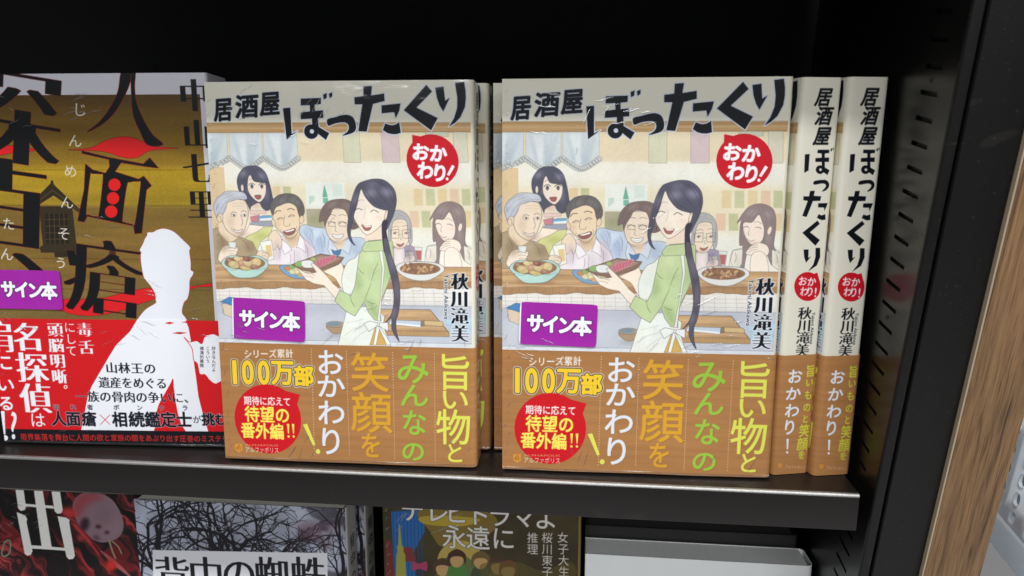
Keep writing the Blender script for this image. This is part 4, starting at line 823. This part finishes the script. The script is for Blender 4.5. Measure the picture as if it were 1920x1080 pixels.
def metal_paint(name, col, rough=.38, grain=.00006, spec=.5):
    m, nt, p, N, L = nodes(name)
    n = N('ShaderNodeTexNoise'); n.inputs['Scale'].default_value = 1400; n.inputs['Detail'].default_value = 2
    tc = N('ShaderNodeTexCoord'); L(tc.outputs['Object'], n.inputs[0])
    n2 = N('ShaderNodeTexNoise'); n2.inputs['Scale'].default_value = 12; n2.inputs['Detail'].default_value = 6; L(tc.outputs['Object'], n2.inputs[0])
    cr = N('ShaderNodeMapRange'); cr.inputs[3].default_value = rough-.07; cr.inputs[4].default_value = rough+.09; L(n2.outputs[0], cr.inputs[0]); L(cr.outputs[0], p.inputs['Roughness'])
    mx = N('ShaderNodeMix'); mx.data_type = 'RGBA'; mx.inputs[6].default_value = (*[c*.85 for c in col], 1); mx.inputs[7].default_value = (*[c*1.2 for c in col], 1); L(n2.outputs[0], mx.inputs[0]); L(mx.outputs[2], p.inputs['Base Color'])
    b = N('ShaderNodeBump'); b.inputs['Distance'].default_value = grain; L(n.outputs[0], b.inputs['Height']); L(b.outputs[0], p.inputs['Normal'])
    p.inputs['Specular IOR Level'].default_value = spec
    # a little dust and a few scuffs
    n3 = N('ShaderNodeTexNoise'); n3.inputs['Scale'].default_value = 520; n3.inputs['Detail'].default_value = 3; L(tc.outputs['Object'], n3.inputs[0])
    r3 = N('ShaderNodeMapRange'); r3.inputs[1].default_value = .66; r3.inputs[2].default_value = .74; r3.inputs[4].default_value = .14; L(n3.outputs[0], r3.inputs[0])
    mp = N('ShaderNodeMapping'); mp.inputs['Rotation'].default_value = (.3, .5, .7); mp.inputs['Scale'].default_value = (30, 400, 60); L(tc.outputs['Object'], mp.inputs[0])
    n4 = N('ShaderNodeTexNoise'); n4.inputs['Scale'].default_value = 1; n4.inputs['Detail'].default_value = 1; L(mp.outputs[0], n4.inputs[0])
    r4 = N('ShaderNodeMapRange'); r4.inputs[1].default_value = .735; r4.inputs[2].default_value = .76; r4.inputs[4].default_value = .07; L(n4.outputs[0], r4.inputs[0])
    ad = N('ShaderNodeMath'); ad.operation = 'ADD'; ad.use_clamp = True; L(r3.outputs[0], ad.inputs[0]); L(r4.outputs[0], ad.inputs[1])
    du = N('ShaderNodeMix'); du.data_type = 'RGBA'; du.inputs[7].default_value = (.11, .10, .09, 1); L(ad.outputs[0], du.inputs[0]); L(mx.outputs[2], du.inputs[6]); L(du.outputs[2], p.inputs['Base Color'])
    return m
def page_mat():
    m, nt, p, N, L = nodes('page_edges')
    tc = N('ShaderNodeTexCoord'); mp = N('ShaderNodeMapping'); mp.inputs['Scale'].default_value = (8, 5200, 8); L(tc.outputs['Object'], mp.inputs[0])
    n = N('ShaderNodeTexNoise'); n.inputs['Scale'].default_value = 1; n.inputs['Detail'].default_value = 2; L(mp.outputs[0], n.inputs[0])
    r = N('ShaderNodeValToRGB'); r.color_ramp.elements[0].position = .3; r.color_ramp.elements[0].color = (.52, .49, .42, 1); r.color_ramp.elements[1].position = .7; r.color_ramp.elements[1].color = (.82, .79, .72, 1)
    L(n.outputs[0], r.inputs[0]); L(r.outputs[0], p.inputs['Base Color']); p.inputs['Roughness'].default_value = .8
    return m
def plain(name, col, rough=.5, var=.06, scale=40):
    m, nt, p, N, L = nodes(name)
    n = N('ShaderNodeTexNoise'); n.inputs['Scale'].default_value = scale; n.inputs['Detail'].default_value = 4; tc = N('ShaderNodeTexCoord'); L(tc.outputs['Object'], n.inputs[0])
    mx = N('ShaderNodeMix'); mx.data_type = 'RGBA'; mx.inputs[6].default_value = (*[c*(1-var) for c in col], 1); mx.inputs[7].default_value = (*[min(c*(1+var), 1) for c in col], 1)
    L(n.outputs[0], mx.inputs[0]); L(mx.outputs[2], p.inputs['Base Color']); p.inputs['Roughness'].default_value = rough
    return m
def walnut_mat():
    m, nt, p, N, L = nodes('walnut_laminate')
    tc = N('ShaderNodeTexCoord')
    def nz(sc, sx, sy, sz, det, dist=0):
        mp = N('ShaderNodeMapping'); mp.inputs['Scale'].default_value = (sx, sy, sz); L(tc.outputs['Object'], mp.inputs[0])
        n = N('ShaderNodeTexNoise'); n.inputs['Scale'].default_value = sc; n.inputs['Detail'].default_value = det; n.inputs['Distortion'].default_value = dist; L(mp.outputs[0], n.inputs[0]); return n
    a = nz(7, 22, 22, 1.25, 6, 2.2); b = nz(60, 18, 18, .5, 4, .8); c = nz(5, 5, 5, 1.6, 4, 1.5); d = nz(260, 9, 9, .22, 2)
    r1 = N('ShaderNodeValToRGB'); e = r1.color_ramp.elements
    e[0].position = .34; e[0].color = (.070, .040, .019, 1); e[1].position = .68; e[1].color = (.29, .175, .084, 1); x = r1.color_ramp.elements.new(.44); x.color = (.20, .112, .052, 1)
    mx = N('ShaderNodeMix'); mx.data_type = 'FLOAT'; mx.inputs[0].default_value = .42; L(a.outputs[0], mx.inputs[2]); L(b.outputs[0], mx.inputs[3]); L(mx.outputs[0], r1.inputs[0])
    r2 = N('ShaderNodeValToRGB'); r2.color_ramp.elements[0].position = .36; r2.color_ramp.elements[0].color = (.45, .38, .33, 1); r2.color_ramp.elements[1].position = .5; r2.color_ramp.elements[1].color = (1, 1, 1, 1); L(d.outputs[0], r2.inputs[0])
    r3 = N('ShaderNodeValToRGB'); r3.color_ramp.elements[0].position = .3; r3.color_ramp.elements[0].color = (.75, .78, .82, 1); r3.color_ramp.elements[1].position = .7; r3.color_ramp.elements[1].color = (1.15, 1.08, 1.0, 1); L(c.outputs[0], r3.inputs[0])
    m1 = N('ShaderNodeMix'); m1.data_type = 'RGBA'; m1.blend_type = 'MULTIPLY'; m1.inputs[0].default_value = .7; L(r1.outputs[0], m1.inputs[6]); L(r2.outputs[0], m1.inputs[7])
    m2 = N('ShaderNodeMix'); m2.data_type = 'RGBA'; m2.blend_type = 'MULTIPLY'; m2.inputs[0].default_value = 1; L(m1.outputs[2], m2.inputs[6]); L(r3.outputs[0], m2.inputs[7])
    L(m2.outputs[2], p.inputs['Base Color']); p.inputs['Roughness'].default_value = .5
    bp = N('ShaderNodeBump'); bp.inputs['Distance'].default_value = .0001; L(d.outputs[0], bp.inputs['Height']); L(bp.outputs[0], p.inputs['Normal'])
    return m
def film_mat():
    m = bpy.data.materials.new('clear_film'); m.use_nodes = True; nt = m.node_tree; nt.nodes.clear(); N, L = nt.nodes.new, nt.links.new
    o = N('ShaderNodeOutputMaterial'); mx = N('ShaderNodeMixShader'); tr = N('ShaderNodeBsdfTransparent'); gl = N('ShaderNodeBsdfGlossy'); gl.inputs['Roughness'].default_value = .24
    tc = N('ShaderNodeTexCoord'); n = N('ShaderNodeTexNoise'); n.inputs['Scale'].default_value = 900; L(tc.outputs['Object'], n.inputs[0])
    r = N('ShaderNodeMapRange'); r.inputs[3].default_value = .06; r.inputs[4].default_value = .42; L(n.outputs[0], r.inputs[0]); L(r.outputs[0], mx.inputs[0])
    L(tr.outputs[0], mx.inputs[1]); L(gl.outputs[0], mx.inputs[2]); L(mx.outputs[0], o.inputs[0])
    return m

# ------------------------------------------------------------------ object helpers
def mesh_obj(name, verts, faces, mats, parent=None, uvs=None, smooth_=False, mat_ids=None, ang=.6):
    me = bpy.data.meshes.new(name); me.from_pydata([(x*S, y*S, z*S) for x, y, z in verts], [], faces)
    for m in (mats if isinstance(mats, (list, tuple)) else [mats]): me.materials.append(m)
    if uvs is not None:
        l = me.uv_layers.new(name='UVMap'); idx = np.empty(len(me.loops), int); me.loops.foreach_get('vertex_index', idx)
        l.data.foreach_set('uv', np.asarray(uvs, float)[idx].ravel())
    if mat_ids: me.polygons.foreach_set('material_index', mat_ids)
    me.update()
    if smooth_:
        me.shade_smooth(); me.set_sharp_from_angle(angle=ang)
    o = bpy.data.objects.new(name, me); C.objects.link(o)
    if parent: o.parent = parent
    return o
def boxes(name, lst, mat, parent=None, bevel=0):
    bm = bmesh.new()
    for x0, x1, y0, y1, z0, z1 in lst:
        r = bmesh.ops.create_cube(bm, size=1)
        for v in r['verts']: v.co = Vector(((x0+x1)/2+v.co.x*(x1-x0), (y0+y1)/2+v.co.y*(y1-y0), (z0+z1)/2+v.co.z*(z1-z0)))*S
    if bevel: bmesh.ops.bevel(bm, geom=bm.edges[:], offset=bevel*S, segments=3, affect='EDGES', profile=.5)
    me = bpy.data.meshes.new(name); bm.to_mesh(me); bm.free(); me.materials.append(mat)
    if bevel: me.shade_smooth(); me.set_sharp_from_angle(angle=.5)
    o = bpy.data.objects.new(name, me); C.objects.link(o)
    if parent: o.parent = parent
    return o
def extrude_x(name, prof, x0, x1, mat, parent=None, caps=True, n=1):
    """closed profile in (y, z) swept along x"""
    k = len(prof); V, F = [], []
    for i in range(n+1):
        x = x0+(x1-x0)*i/n; V += [(x, y, z) for y, z in prof]
    for i in range(n):
        for j in range(k): a, b = i*k+j, i*k+(j+1) % k; F.append((a, a+k, b+k, b))
    if caps: F += [tuple(range(k)), tuple(range(n*k+k-1, n*k-1, -1))]
    return mesh_obj(name, V, F, mat, parent, smooth_=True, ang=.5)
def root(name, label, cat, mw, group=None):
    o = bpy.data.objects.new(name, None); C.objects.link(o); o.empty_display_size = .02; o.matrix_world = mw
    o['label'] = label; o['category'] = cat
    if group: o['group'] = group
    return o
def copy_tree(src, mw, label, group=None, skip=()):
    r = src.copy(); C.objects.link(r); r.matrix_world = mw; r['label'] = label
    if group: r['group'] = group
    for ch in [c for c in bpy.data.objects if c.parent == src]:
        if ch.name.split('.')[0] in skip: continue
        c = ch.copy(); C.objects.link(c); c.parent = r
        for g in [q for q in bpy.data.objects if q.parent == ch]:
            d = g.copy(); C.objects.link(d); d.parent = c
    return r
TILT = 0.1494
def Tm(x, y, z): return Matrix.Translation((x*S, y*S, z*S))
def Rm(a, ax): return Matrix.Rotation(a, 4, ax)
def stand(x, s, yaw, lean=0.0, thick=20, zshelf=0.0):
    """a book facing out: x along the shelf, s from its front edge; the shelf itself is tilted back"""
    return Tm(0, 0, zshelf) @ Rm(-TILT, 'X') @ Tm(x, s, thick*math.sin(lean)+.15) @ Rm(yaw, 'Z') @ Rm(-lean, 'X')
def spine_out(x, s, yaw, width, zshelf=0.0):
    return Tm(0, 0, zshelf) @ Rm(-TILT, 'X') @ Tm(x, s, .15) @ Rm(yaw, 'Z') @ Rm(-math.pi/2, 'Z') @ Tm(-width, 0, 0)

def wrap_path(W, T, r, off, back=True):
    """plan of a jacket round front, spine and back: (u, t, arc, nu, nt)"""
    P = []
    nf = 34
    for i in range(nf): P.append(((W-r)*i/nf, 0, (W-r)*i/nf, 0, -1))
    for i in range(7):
        a = math.pi/2*i/6; P.append((W-r+r*math.sin(a), r-r*math.cos(a), W-r+2*r*i/6, math.sin(a), -math.cos(a)))
    for i in range(1, 5): P.append((W, r+(T-2*r)*i/5, W+r+(T-2*r)*i/5, 1, 0))
    for i in range(7):
        a = math.pi/2*i/6; P.append((W-r+r*math.cos(a), T-r+r*math.sin(a), W+T-r+2*r*i/6, math.cos(a), math.sin(a)))
    if back:
        for i in range(1, 9): P.append(((W-r)*(1-i/8), T, W+T+r+(W-r)*i/8, 0, 1))
    return [(u+nu*off, t+nt*off, a, nu, nt) for u, t, a, nu, nt in P]
def sheet(name, W, T, r, v0, v1, nv, off, thick, mat, parent, atlas, bulge, back=True):
    P = wrap_path(W, T, r, off, back); n = len(P); V, UV, F = [], [], []
    for side in (0, 1):
        for j in range(nv+1):
            v = v0+(v1-v0)*j/nv
            for (u, t, a, nu, nt) in P:
                b = bulge(u, v, a) if (nt < 0 or (nu > 0 and a < W+T)) else 0
                uu, tt = u+nu*(b*.0-side*thick), t+nt*(b-side*thick)
                V.append((uu, tt, v)); UV.append((min(a/atlas[0], .9985), (v-atlas[2])/atlas[1]))
    m = (nv+1)*n
    for j in range(nv):
        for i in range(n-1):
            a = j*n+i; F.append((a, a+1, a+n+1, a+n)); F.append((m+a, m+a+n, m+a+n+1, m+a+1))
    for i in range(n-1):
        F.append((i, m+i, m+i+1, i+1)); a = nv*n+i; F.append((a, a+1, m+a+1, m+a))
    for j in range(nv):
        a = j*n; F.append((a, a+n, m+a+n, m+a)); a = j*n+n-1; F.append((a, m+a, m+a+n, a+n))
    return mesh_obj(name, V, F, mat, parent, uvs=UV, smooth_=True, ang=.9)
def bulge_fn(seed, W, amp=.35):
    def f(u, v, a):
        return amp*math.sin(math.pi*min(max(u/W, 0), 1))*(.6+.4*math.sin(v*.02+seed))+.16*math.sin(u*.10+seed*2.1)*math.exp(-v/14.0)+.05*math.sin(u*.21+v*.13+seed)
    return f
def creases(name, W, H, bulge, off, seed, parent, mat, edge=True, lip=True):
    """folds and the welded seam of the clear film, standing slightly off the cover"""
    rng = random.Random(seed); V, F = [], []
    def ridge(u, v, L, a, wd, ht):
        k = len(V); n = 6; ca, sa = math.cos(a), math.sin(a)
        for i in range(n+1):
            s = (i/n-.5)*L; q = math.sin(math.pi*i/n); w_ = wd*(.2+.8*q); cu, cv_ = u+s*ca, v+s*sa+.25*math.sin(i*1.3+seed)
            t0 = -bulge(cu, cv_, cu)-off
            for d, h_ in ((-w_, -.01), (0, ht*q), (w_, -.01)): V.append((cu-sa*d, t0-h_, cv_+ca*d))
        for i in range(n):
            for j in (0, 1): a0 = k+i*3+j; F.append((a0, a0+3, a0+4, a0+1))
    if edge:
        v = 2.0
        while v < H-2:
            if rng.random() < .8: ridge(rng.uniform(1.4, 3.6), v, rng.uniform(2.0, 4.2), rng.uniform(.8, 1.3), rng.uniform(.22, .4), .16)
            v += rng.uniform(3.6, 7.0)
    for cx, cy, n in ((14, H-14, 8), (W*.42, H-16, 14), (W*.3, H-22, 6), (12, 64, 16), (W*.3, 8, 9), (W*.7, 62, 8), (W*.72, 84, 10), (W*.88, 66, 7), (W*.5, 60, 6), (W-8, 12, 6), (W*.55, 118, 5)):
        a = rng.uniform(-.5, 1.3)
        for _ in range((n+1)//2): ridge(min(max(cx+rng.gauss(0, 7), 3), W-4), min(max(cy+rng.gauss(0, 4.5), 3), H-3), rng.uniform(4.0, 10.0), a+rng.gauss(0, .16), rng.uniform(.25, .5), rng.uniform(.1, .2))
    if lip:                                 # slack film round the foot of the book
        k = len(V); n = 60
        for i in range(n+1):
            u = W*i/n; w_ = .5+.45*math.sin(u*.09+seed)+.2*math.sin(u*.31+seed*3)
            V.append((u, -bulge(u, 0, u)-off-.02, 1.4)); V.append((u, -bulge(u, 0, u)-off-.12-.3*max(w_, .05), .45)); V.append((u, -bulge(u, 0, u)-off-.1, .08))
        for i in range(n):
            for j in (0, 1): a0 = k+i*3+j; F.append((a0, a0+3, a0+4, a0+1))
    o = mesh_obj(name, V, F, mat, parent, smooth_=True, ang=3.0); o['kind'] = 'stuff'; return o
def sticker(parent, mat, x0, v0, w_, h_, bulge, off, rot=0.0):
    V, F, UV = [], [], []; nu, nv = 14, 8; ca, sa = math.cos(rot), math.sin(rot); r = 1.1
    def edge(a, b):          # rounded corners
        dx, dy = abs(a-.5)*w_-(w_/2-r), abs(b-.5)*h_-(h_/2-r)
        if dx > 0 and dy > 0:
            d = math.hypot(dx, dy)
            if d > r: k = r/d; return (math.copysign((w_/2-r)+dx*k, a-.5)/w_+.5, math.copysign((h_/2-r)+dy*k, b-.5)/h_+.5)
        return a, b
    for side in (0, 1):
        for j in range(nv+1):
            for i in range(nu+1):
                a, b = edge(i/nu, j/nv); du, dv = a*w_, b*h_; u, v = x0+du*ca-dv*sa, v0+du*sa+dv*ca
                lift = .3*max(0, (a-.78)/.22)**2+.25*max(0, (.15-b)/.15)**2
                V.append((u, -bulge(u, v, u)-off-.2*(1-side)-(lift if not side else lift*.8), v)); UV.append((a, b))
    m = (nu+1)*(nv+1)
    for j in range(nv):
        for i in range(nu):
            a = j*(nu+1)+i; F.append((a, a+1, a+nu+2, a+nu+1)); F.append((m+a, m+a+nu+1, m+a+nu+2, m+a+1))
    ring = [i for i in range(nu+1)]+[j*(nu+1)+nu for j in range(1, nv+1)]+[nv*(nu+1)+i for i in range(nu-1, -1, -1)]+[j*(nu+1) for j in range(nv-1, 0, -1)]
    for i in range(len(ring)): a, b = ring[i], ring[(i+1) % len(ring)]; F.append((a, m+a, m+b, b))
    return mesh_obj('sign_sticker', V, F, mat, parent, uvs=UV, smooth_=True, ang=.9)
PAGES = page_mat(); FILM = film_mat()
def book(name, label, mw, W, T, H, cv, seed, r=2.2, group=None, inset=.7, band=None, wrap=True, amp=.35, atlasT=None, body_mat=None, rough=.5, coat=.42, pages=None):
    o = root(name, label, 'book', mw, group); bf = bulge_fn(seed, W, amp)
    m = body_mat or print_mat(name+'_jacket_print', cv.image(name+'_jacket'), seed, rough=rough, coat=coat)
    sheet('jacket', W, T, r, 0, H, 44, 0, .45, m, o, (W+T, H, 0), bf)
    boxes('page_block', [(inset, W-r, .55, T-.55, .12 if inset < 1 else inset, H-inset)], pages or PAGES, o)
    if band:
        bc, bh = band; mb = print_mat(name+'_band_print', bc.image(name+'_band'), seed+3, rough=rough, coat=coat)
        sheet('paper_band', W, T, r, .15, bh, 16, .55, .3, mb, o, (W+T, bh, 0), bf)
    if wrap: creases('film_wrinkles', W, H, bf, .62 if band else .05, seed, o, FILM)
    return o, bf

# ------------------------------------------------------------------ the bookcase (black sheet steel, wooden end board)
BLACK = metal_paint('black_steel_paint', (.0062, .0058, .0055), .36, .00006, .35)
LIPM = metal_paint('dark_brown_steel_paint', (.0095, .0076, .0070), .34, .00010, .45)
BEND_HILITE = metal_paint('painted_highlight_on_the_bend', (.34, .33, .32), .40, .00012, .6)  # pale metallic colour put on the bend to carry the bright edge highlight
BEND_HILITE.node_tree.nodes['Principled BSDF'].inputs['Metallic'].default_value = .85
GLOSS = metal_paint('glossy_black_steel', (.0055, .0052, .0050), .29, .00002, .45)
DARK = metal_paint('dull_black_steel', (.006, .006, .006), .6)
case = root('bookcase', 'black steel bookcase with tilted shelves, slotted upright and walnut end board', 'bookcase', Matrix.Identity(4))
def board(z, x0=-720, x1=132.0):
    r = 1.6; th = 1.1; h = 18.9; out = [(173.4, 0), (r, 0)]
    for i in range(1, 8): a = math.pi/2*i/7; out.append((r-r*math.sin(a), -r+r*math.cos(a)))
    out += [(0, -h+1), (.3, -h+.3), (1, -h), (14, -h)]
    inn = [(14, -h+th), (th+.2, -h+th), (th, -h+th+.2), (th, -r-.6), (th+.6, -th), (173.4, -th)]
    s = extrude_x('shelf_board', out+inn, x0, x1, LIPM, None, n=1); s.parent = case
    s.data.materials.append(BEND_HILITE)
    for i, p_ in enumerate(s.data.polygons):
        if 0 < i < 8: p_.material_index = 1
    e = boxes('end_flange', [(x1-1.0, x1-.02, 1.15, 150, -h+th+.02, -th-.02)], LIPM, s)
    s.matrix_world = Tm(0, 0, z) @ Rm(-TILT, 'X'); return s
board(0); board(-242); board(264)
# slotted side panel
Z0, PITCHZ, YA, YB = 128.303, 10.1763, 10.45, 24.94
def side_panel():
    X, th, zb, zt, y0, y1 = 137.4, 1.3, -420, 400, -1.0, 176
    V, F = [], []
    def quad(a, b, c, d): k = len(V); V.extend([a, b, c, d]); F.append((k, k+1, k+2, k+3))
    def rect(ya, yb, za, zb_): quad((X, ya, za), (X, ya, zb_), (X, yb, zb_), (X, yb, za))
    rect(y0, YA, zb, zt); rect(YB, y1, zb, zt)
    hz = .95; zs = sorted(Z0-i*PITCHZ for i in range(-24, 50)); prev = zb
    for z in zs:
        if z-hz < zb or z+hz > zt: continue
        rect(YA, YB, prev, z-hz)
        quad((X, YA, z-hz), (X+th, YA, z-hz), (X+th, YB, z-hz), (X, YB, z-hz)); quad((X, YA, z+hz), (X, YB, z+hz), (X+th, YB, z+hz), (X+th, YA, z+hz))
        quad((X, YA, z-hz), (X, YA, z+hz), (X+th, YA, z+hz), (X+th, YA, z-hz)); quad((X, YB, z-hz), (X+th, YB, z-hz), (X+th, YB, z+hz), (X, YB, z+hz))
        prev = z+hz
    rect(YA, YB, prev, zt)
    return mesh_obj('side_panel', V, F, GLOSS, case)
sp = side_panel()
boxes('slot_dark_backing', [(139.2, 140.2, -.5, 172, -420, 400)], DARK, sp)  # dark sheet added behind the slots so no light shows through
for k in (-6, 4, 14, 24):
    z = Z0-(k+.5)*PITCHZ; t = [(17.6+1.25*math.cos(a), z+1.25*math.sin(a)) for a in np.linspace(0, 2*math.pi, 13)[:-1]]
    V = [(137.38, y, z_) for y, z_ in t]+[(136.9, 17.6+(y-17.6)*.6, z+(z_-z)*.6) for y, z_ in t]; n = 12
    mesh_obj('round_hole_disc', V, [(i, (i+1) % n, (i+1) % n+n, i+n) for i in range(n)]+[tuple(range(n, 2*n))], DARK, sp, smooth_=True)  # dark raised disc stands in for a round hole in the panel
# folded front of the upright: a narrow raised lip, a groove, then the flat post face
prof = [(137.4, -1.0)]+[(138.4-1.0*math.cos(a), -1.0-1.6*math.sin(a)) for a in np.linspace(.2, math.pi/2, 6)]+[(140.9, -2.6)]+[(141.1+1.0*math.sin(a), -1.6-1.0*math.cos(a)) for a in np.linspace(.1, math.pi/2, 6)]+[(142.1, 3.0), (143.3, 3.0), (143.3, -1.6), (143.8, -2.3), (164.6, -2.3), (164.6, 20), (141.0, 20), (141.0, 5), (138.6, 5), (138.6, -1.0)]
k = len(prof)
V = [(x, y, z) for z in (-420, 400) for x, y in prof]; F = [(j, (j+1) % k, (j+1) % k+k, j+k) for j in range(k)]
mesh_obj('upright_post', V, F, BLACK, case, smooth_=True, ang=.5)
boxes('back_panel', [(-760, 137.3, 172.5, 174, -420, 400)], DARK, case)
wood = boxes('wooden_end_board', [(165.5, 190.4, -5, 180, -420, 400)], walnut_mat(), case, bevel=.35)
boxes('edge_banding', [(164.75, 165.45, -4.7, 20, -420, 400)], plain('beige_edge_banding', (.45, .36, .24), .5), wood)

# ------------------------------------------------------------------ the books
tc_, tb_ = tavern_cover(), tavern_band()
b_front, bf = book('tavern_novel', '', stand(-36.6, 8.4, .0217, .0478, BT), BW, BT, BH, tc_, 2, r=2.4, group='copies of the tavern novel', band=(tb_, BAND))
G = 'copies of the tavern novel'
b_front['label'] = 'tavern novel facing out in the middle, purple sticker, spine hidden from view'
st_im = sign_sticker().image('sign_sticker'); st_m = print_mat('sign_sticker_print', st_im, 9, film=.15, rough=.4, coat=.15)
sticker(b_front, st_m, 8.1, 64.4, 37.2, 20.8, bf, .2, -.025)
b_left = copy_tree(b_front, stand(-180.5, 6.4, .0152, .0634, BT), 'tavern novel with purple sticker facing out beside the gold and red detective novel', skip=('sign_sticker', 'film_wrinkles'))
creases('film_wrinkles', BW, BH, bf, .62, 31, b_left, FILM)
for c_ in b_left.children:
    if c_.name.startswith('paper_band'): c_.location = (0, 0, -.0001); c_.rotation_euler = (0, .0016, 0)
sticker(b_left, st_m, 7.4, 63.6, 37.6, 20.8, bf, .2, -.035)
copy_tree(b_front, stand(-176.2, 27.6, .015, .05, BT), 'tavern novel hidden behind the left facing copy, only its spine edge showing', skip=('sign_sticker',))
copy_tree(b_front, stand(-43.4, 30.6, .02, .04, BT), 'tavern novel hidden behind the middle facing copy, only a strip of its left edge showing', skip=('sign_sticker',))
copy_tree(b_front, spine_out(96.0, 16.1, .236, BW), 'tavern novel standing spine out, touching the middle facing copy', skip=('sign_sticker',))
copy_tree(b_front, spine_out(115.8, 17.1, .203, BW), 'tavern novel standing spine out nearest the slotted upright', skip=('sign_sticker',))
d_book, df = book('detective_novel', 'detective novel in gold and brown boards with red paper band and white figure', stand(-310.5, 13.5, .045, .05, CT0), CW0, CT0, CH0, detective_cover(), 5, r=1.6, inset=2.4, band=(detective_band(), BAND0), coat=.6)
sticker(d_book, st_m, 4.6, 74.6, 36.6, 20.6, df, .36, -.01)
ZL = -242
book('horror_novel', 'dark red horror novel with one big white character, on the lower shelf', stand(-393, 8, .01, .05, 20, ZL), 124, 20, 188, horror_cover(), 11)
lb, _ = book('forest_novel', 'novel with bare black branches and white title plate on the lower shelf', stand(-269, 8, .01, .05, 20, ZL), 133, 20, 186, branches_cover(), 14, group='copies of the bare branches novel')
copy_tree(lb, stand(-264.5, 29.5, .01, .05, 20, ZL), 'second bare branches novel standing behind the first, only its right edge showing')
book('mystery_novel', 'dark green mystery novel with small figures and a tower, on the lower shelf', stand(-113, 8, .01, .05, 20, ZL), 117, 20, 195, comic_cover(), 17)
wm = plain('white_paper_cover', (.88, .90, .90), .45); bmk = plain('black_paper_cover', (.02, .018, .018), .4)
book('white_book', 'white covered book standing under the shelf at the lower right', stand(6.5, 12, .0, .05, 19, ZL), 128.5, 19, 164, None, 20, body_mat=wm, wrap=False, r=3.0, inset=.25, pages=plain('white_page_edges', (.80, .81, .80), .7, .08, 300))
book('black_book', 'plain black book behind the white one on the lower shelf', stand(6.5, 33, .0, .05, 19, ZL), 126, 19, 170, None, 22, body_mat=bmk, wrap=False, inset=1.5, pages=plain('dark_page_edges', (.03, .028, .027), .7))  # page edges nearly as dark as the cover

# ------------------------------------------------------------------ to the right, beyond the end board
WHITE = plain('white_plastic', (.86, .90, .93), .32, .03)
nt = WHITE.node_tree; N, L = nt.nodes.new, nt.links.new; tl = N('ShaderNodeBsdfTranslucent'); tl.inputs[0].default_value = (.86, .93, 1, 1); mxs = N('ShaderNodeMixShader'); mxs.inputs[0].default_value = .55
L(nt.nodes['Principled BSDF'].outputs[0], mxs.inputs[1]); L(tl.outputs[0], mxs.inputs[2]); L(mxs.outputs[0], nt.nodes['Material Output'].inputs[0])
rack = root('display_rack', 'white plastic rack with oval holes beyond the walnut board', 'rack', Tm(260, 0, 0))
def holed_wall(x, y0, y1, z0, z1, py, pz, ry, rz, parent):
    V, F = [], []; n = 16; ny, nz = int((y1-y0)/py), int((z1-z0)/pz)
    for iy in range(ny):
        for iz in range(nz):
            cy, cz = y0+(iy+.5)*py, z0+(iz+.5)*pz; k = len(V); o_, i_ = [], []
            for a in range(n):
                t = 2*math.pi*(a+.5)/n; c, s_ = math.cos(t), math.sin(t); m_ = max(abs(c), abs(s_))
                o_.append((x, cy+c/m_*py/2, cz+s_/m_*pz/2)); e = 3.2; rr = (abs(c)**e+abs(s_)**e)**(-1/e); i_.append((x, cy+ry*c*rr, cz+rz*s_*rr))
            V += o_+i_+[(x+2, b, c_) for a_, b, c_ in i_]
            # square corners
            kk = len(V); V += [(x, cy+sx*py/2, cz+sz*pz/2) for sx, sz in ((1, 1), (-1, 1), (-1, -1), (1, -1))]
            for a in range(n):
                b = (a+1) % n; F.append((k+a, k+b, k+n+b, k+n+a)); F.append((k+n+a, k+n+b, k+2*n+b, k+2*n+a))
            for q, a in enumerate((1, 5, 9, 13)): F.append((k+a, kk+q, k+a+1))
    return mesh_obj('perforated_wall', V, F, WHITE, parent)
holed_wall(0, 33.5, 250, -79, 77, 14.6, 13, 2.8, 4.3, rack)
boxes('rim', [(-1.5, 60, -60, 400, -101, -79.2)], WHITE, rack, bevel=2.5)
boxes('wall_strip', [(0, 2, -60, 33.4, -79, 77)], WHITE, rack)
for i, (y, c, z1, lb_) in enumerate(((48, (.30, .50, .66), -40, 'pale blue book behind the holes of the white rack, nearest the viewer'), (72, (.60, .34, .28), -58, 'low terracotta book in the white rack beside the pale blue one'), (90, (.34, .46, .56), -10, 'tall grey blue book in the white rack behind the terracotta one'), (112, (.62, .64, .62), -30, 'pale grey book deepest in the white rack'))):
    t = root('racked_book', lb_, 'book', Tm(268, y, -78.8), 'books in the white rack')
    boxes('cover', [(0, 1, 0, 17, 0, z1+79), (1, 60, 0, .8, 0, z1+79), (1, 60, 16.2, 17, 0, z1+79)], plain('racked_book_cover', c, .5, .25, 90), t); boxes('page_block', [(1.05, 58, .85, 16.1, 1.5, z1+77)], PAGES, t)
fl = boxes('floor', [(-4000, 4000, -6000, 4000, -1210, -1200)], plain('pale_floor_tile', (.42, .40, .40), .35, .1, 3)); fl['kind'] = 'structure'
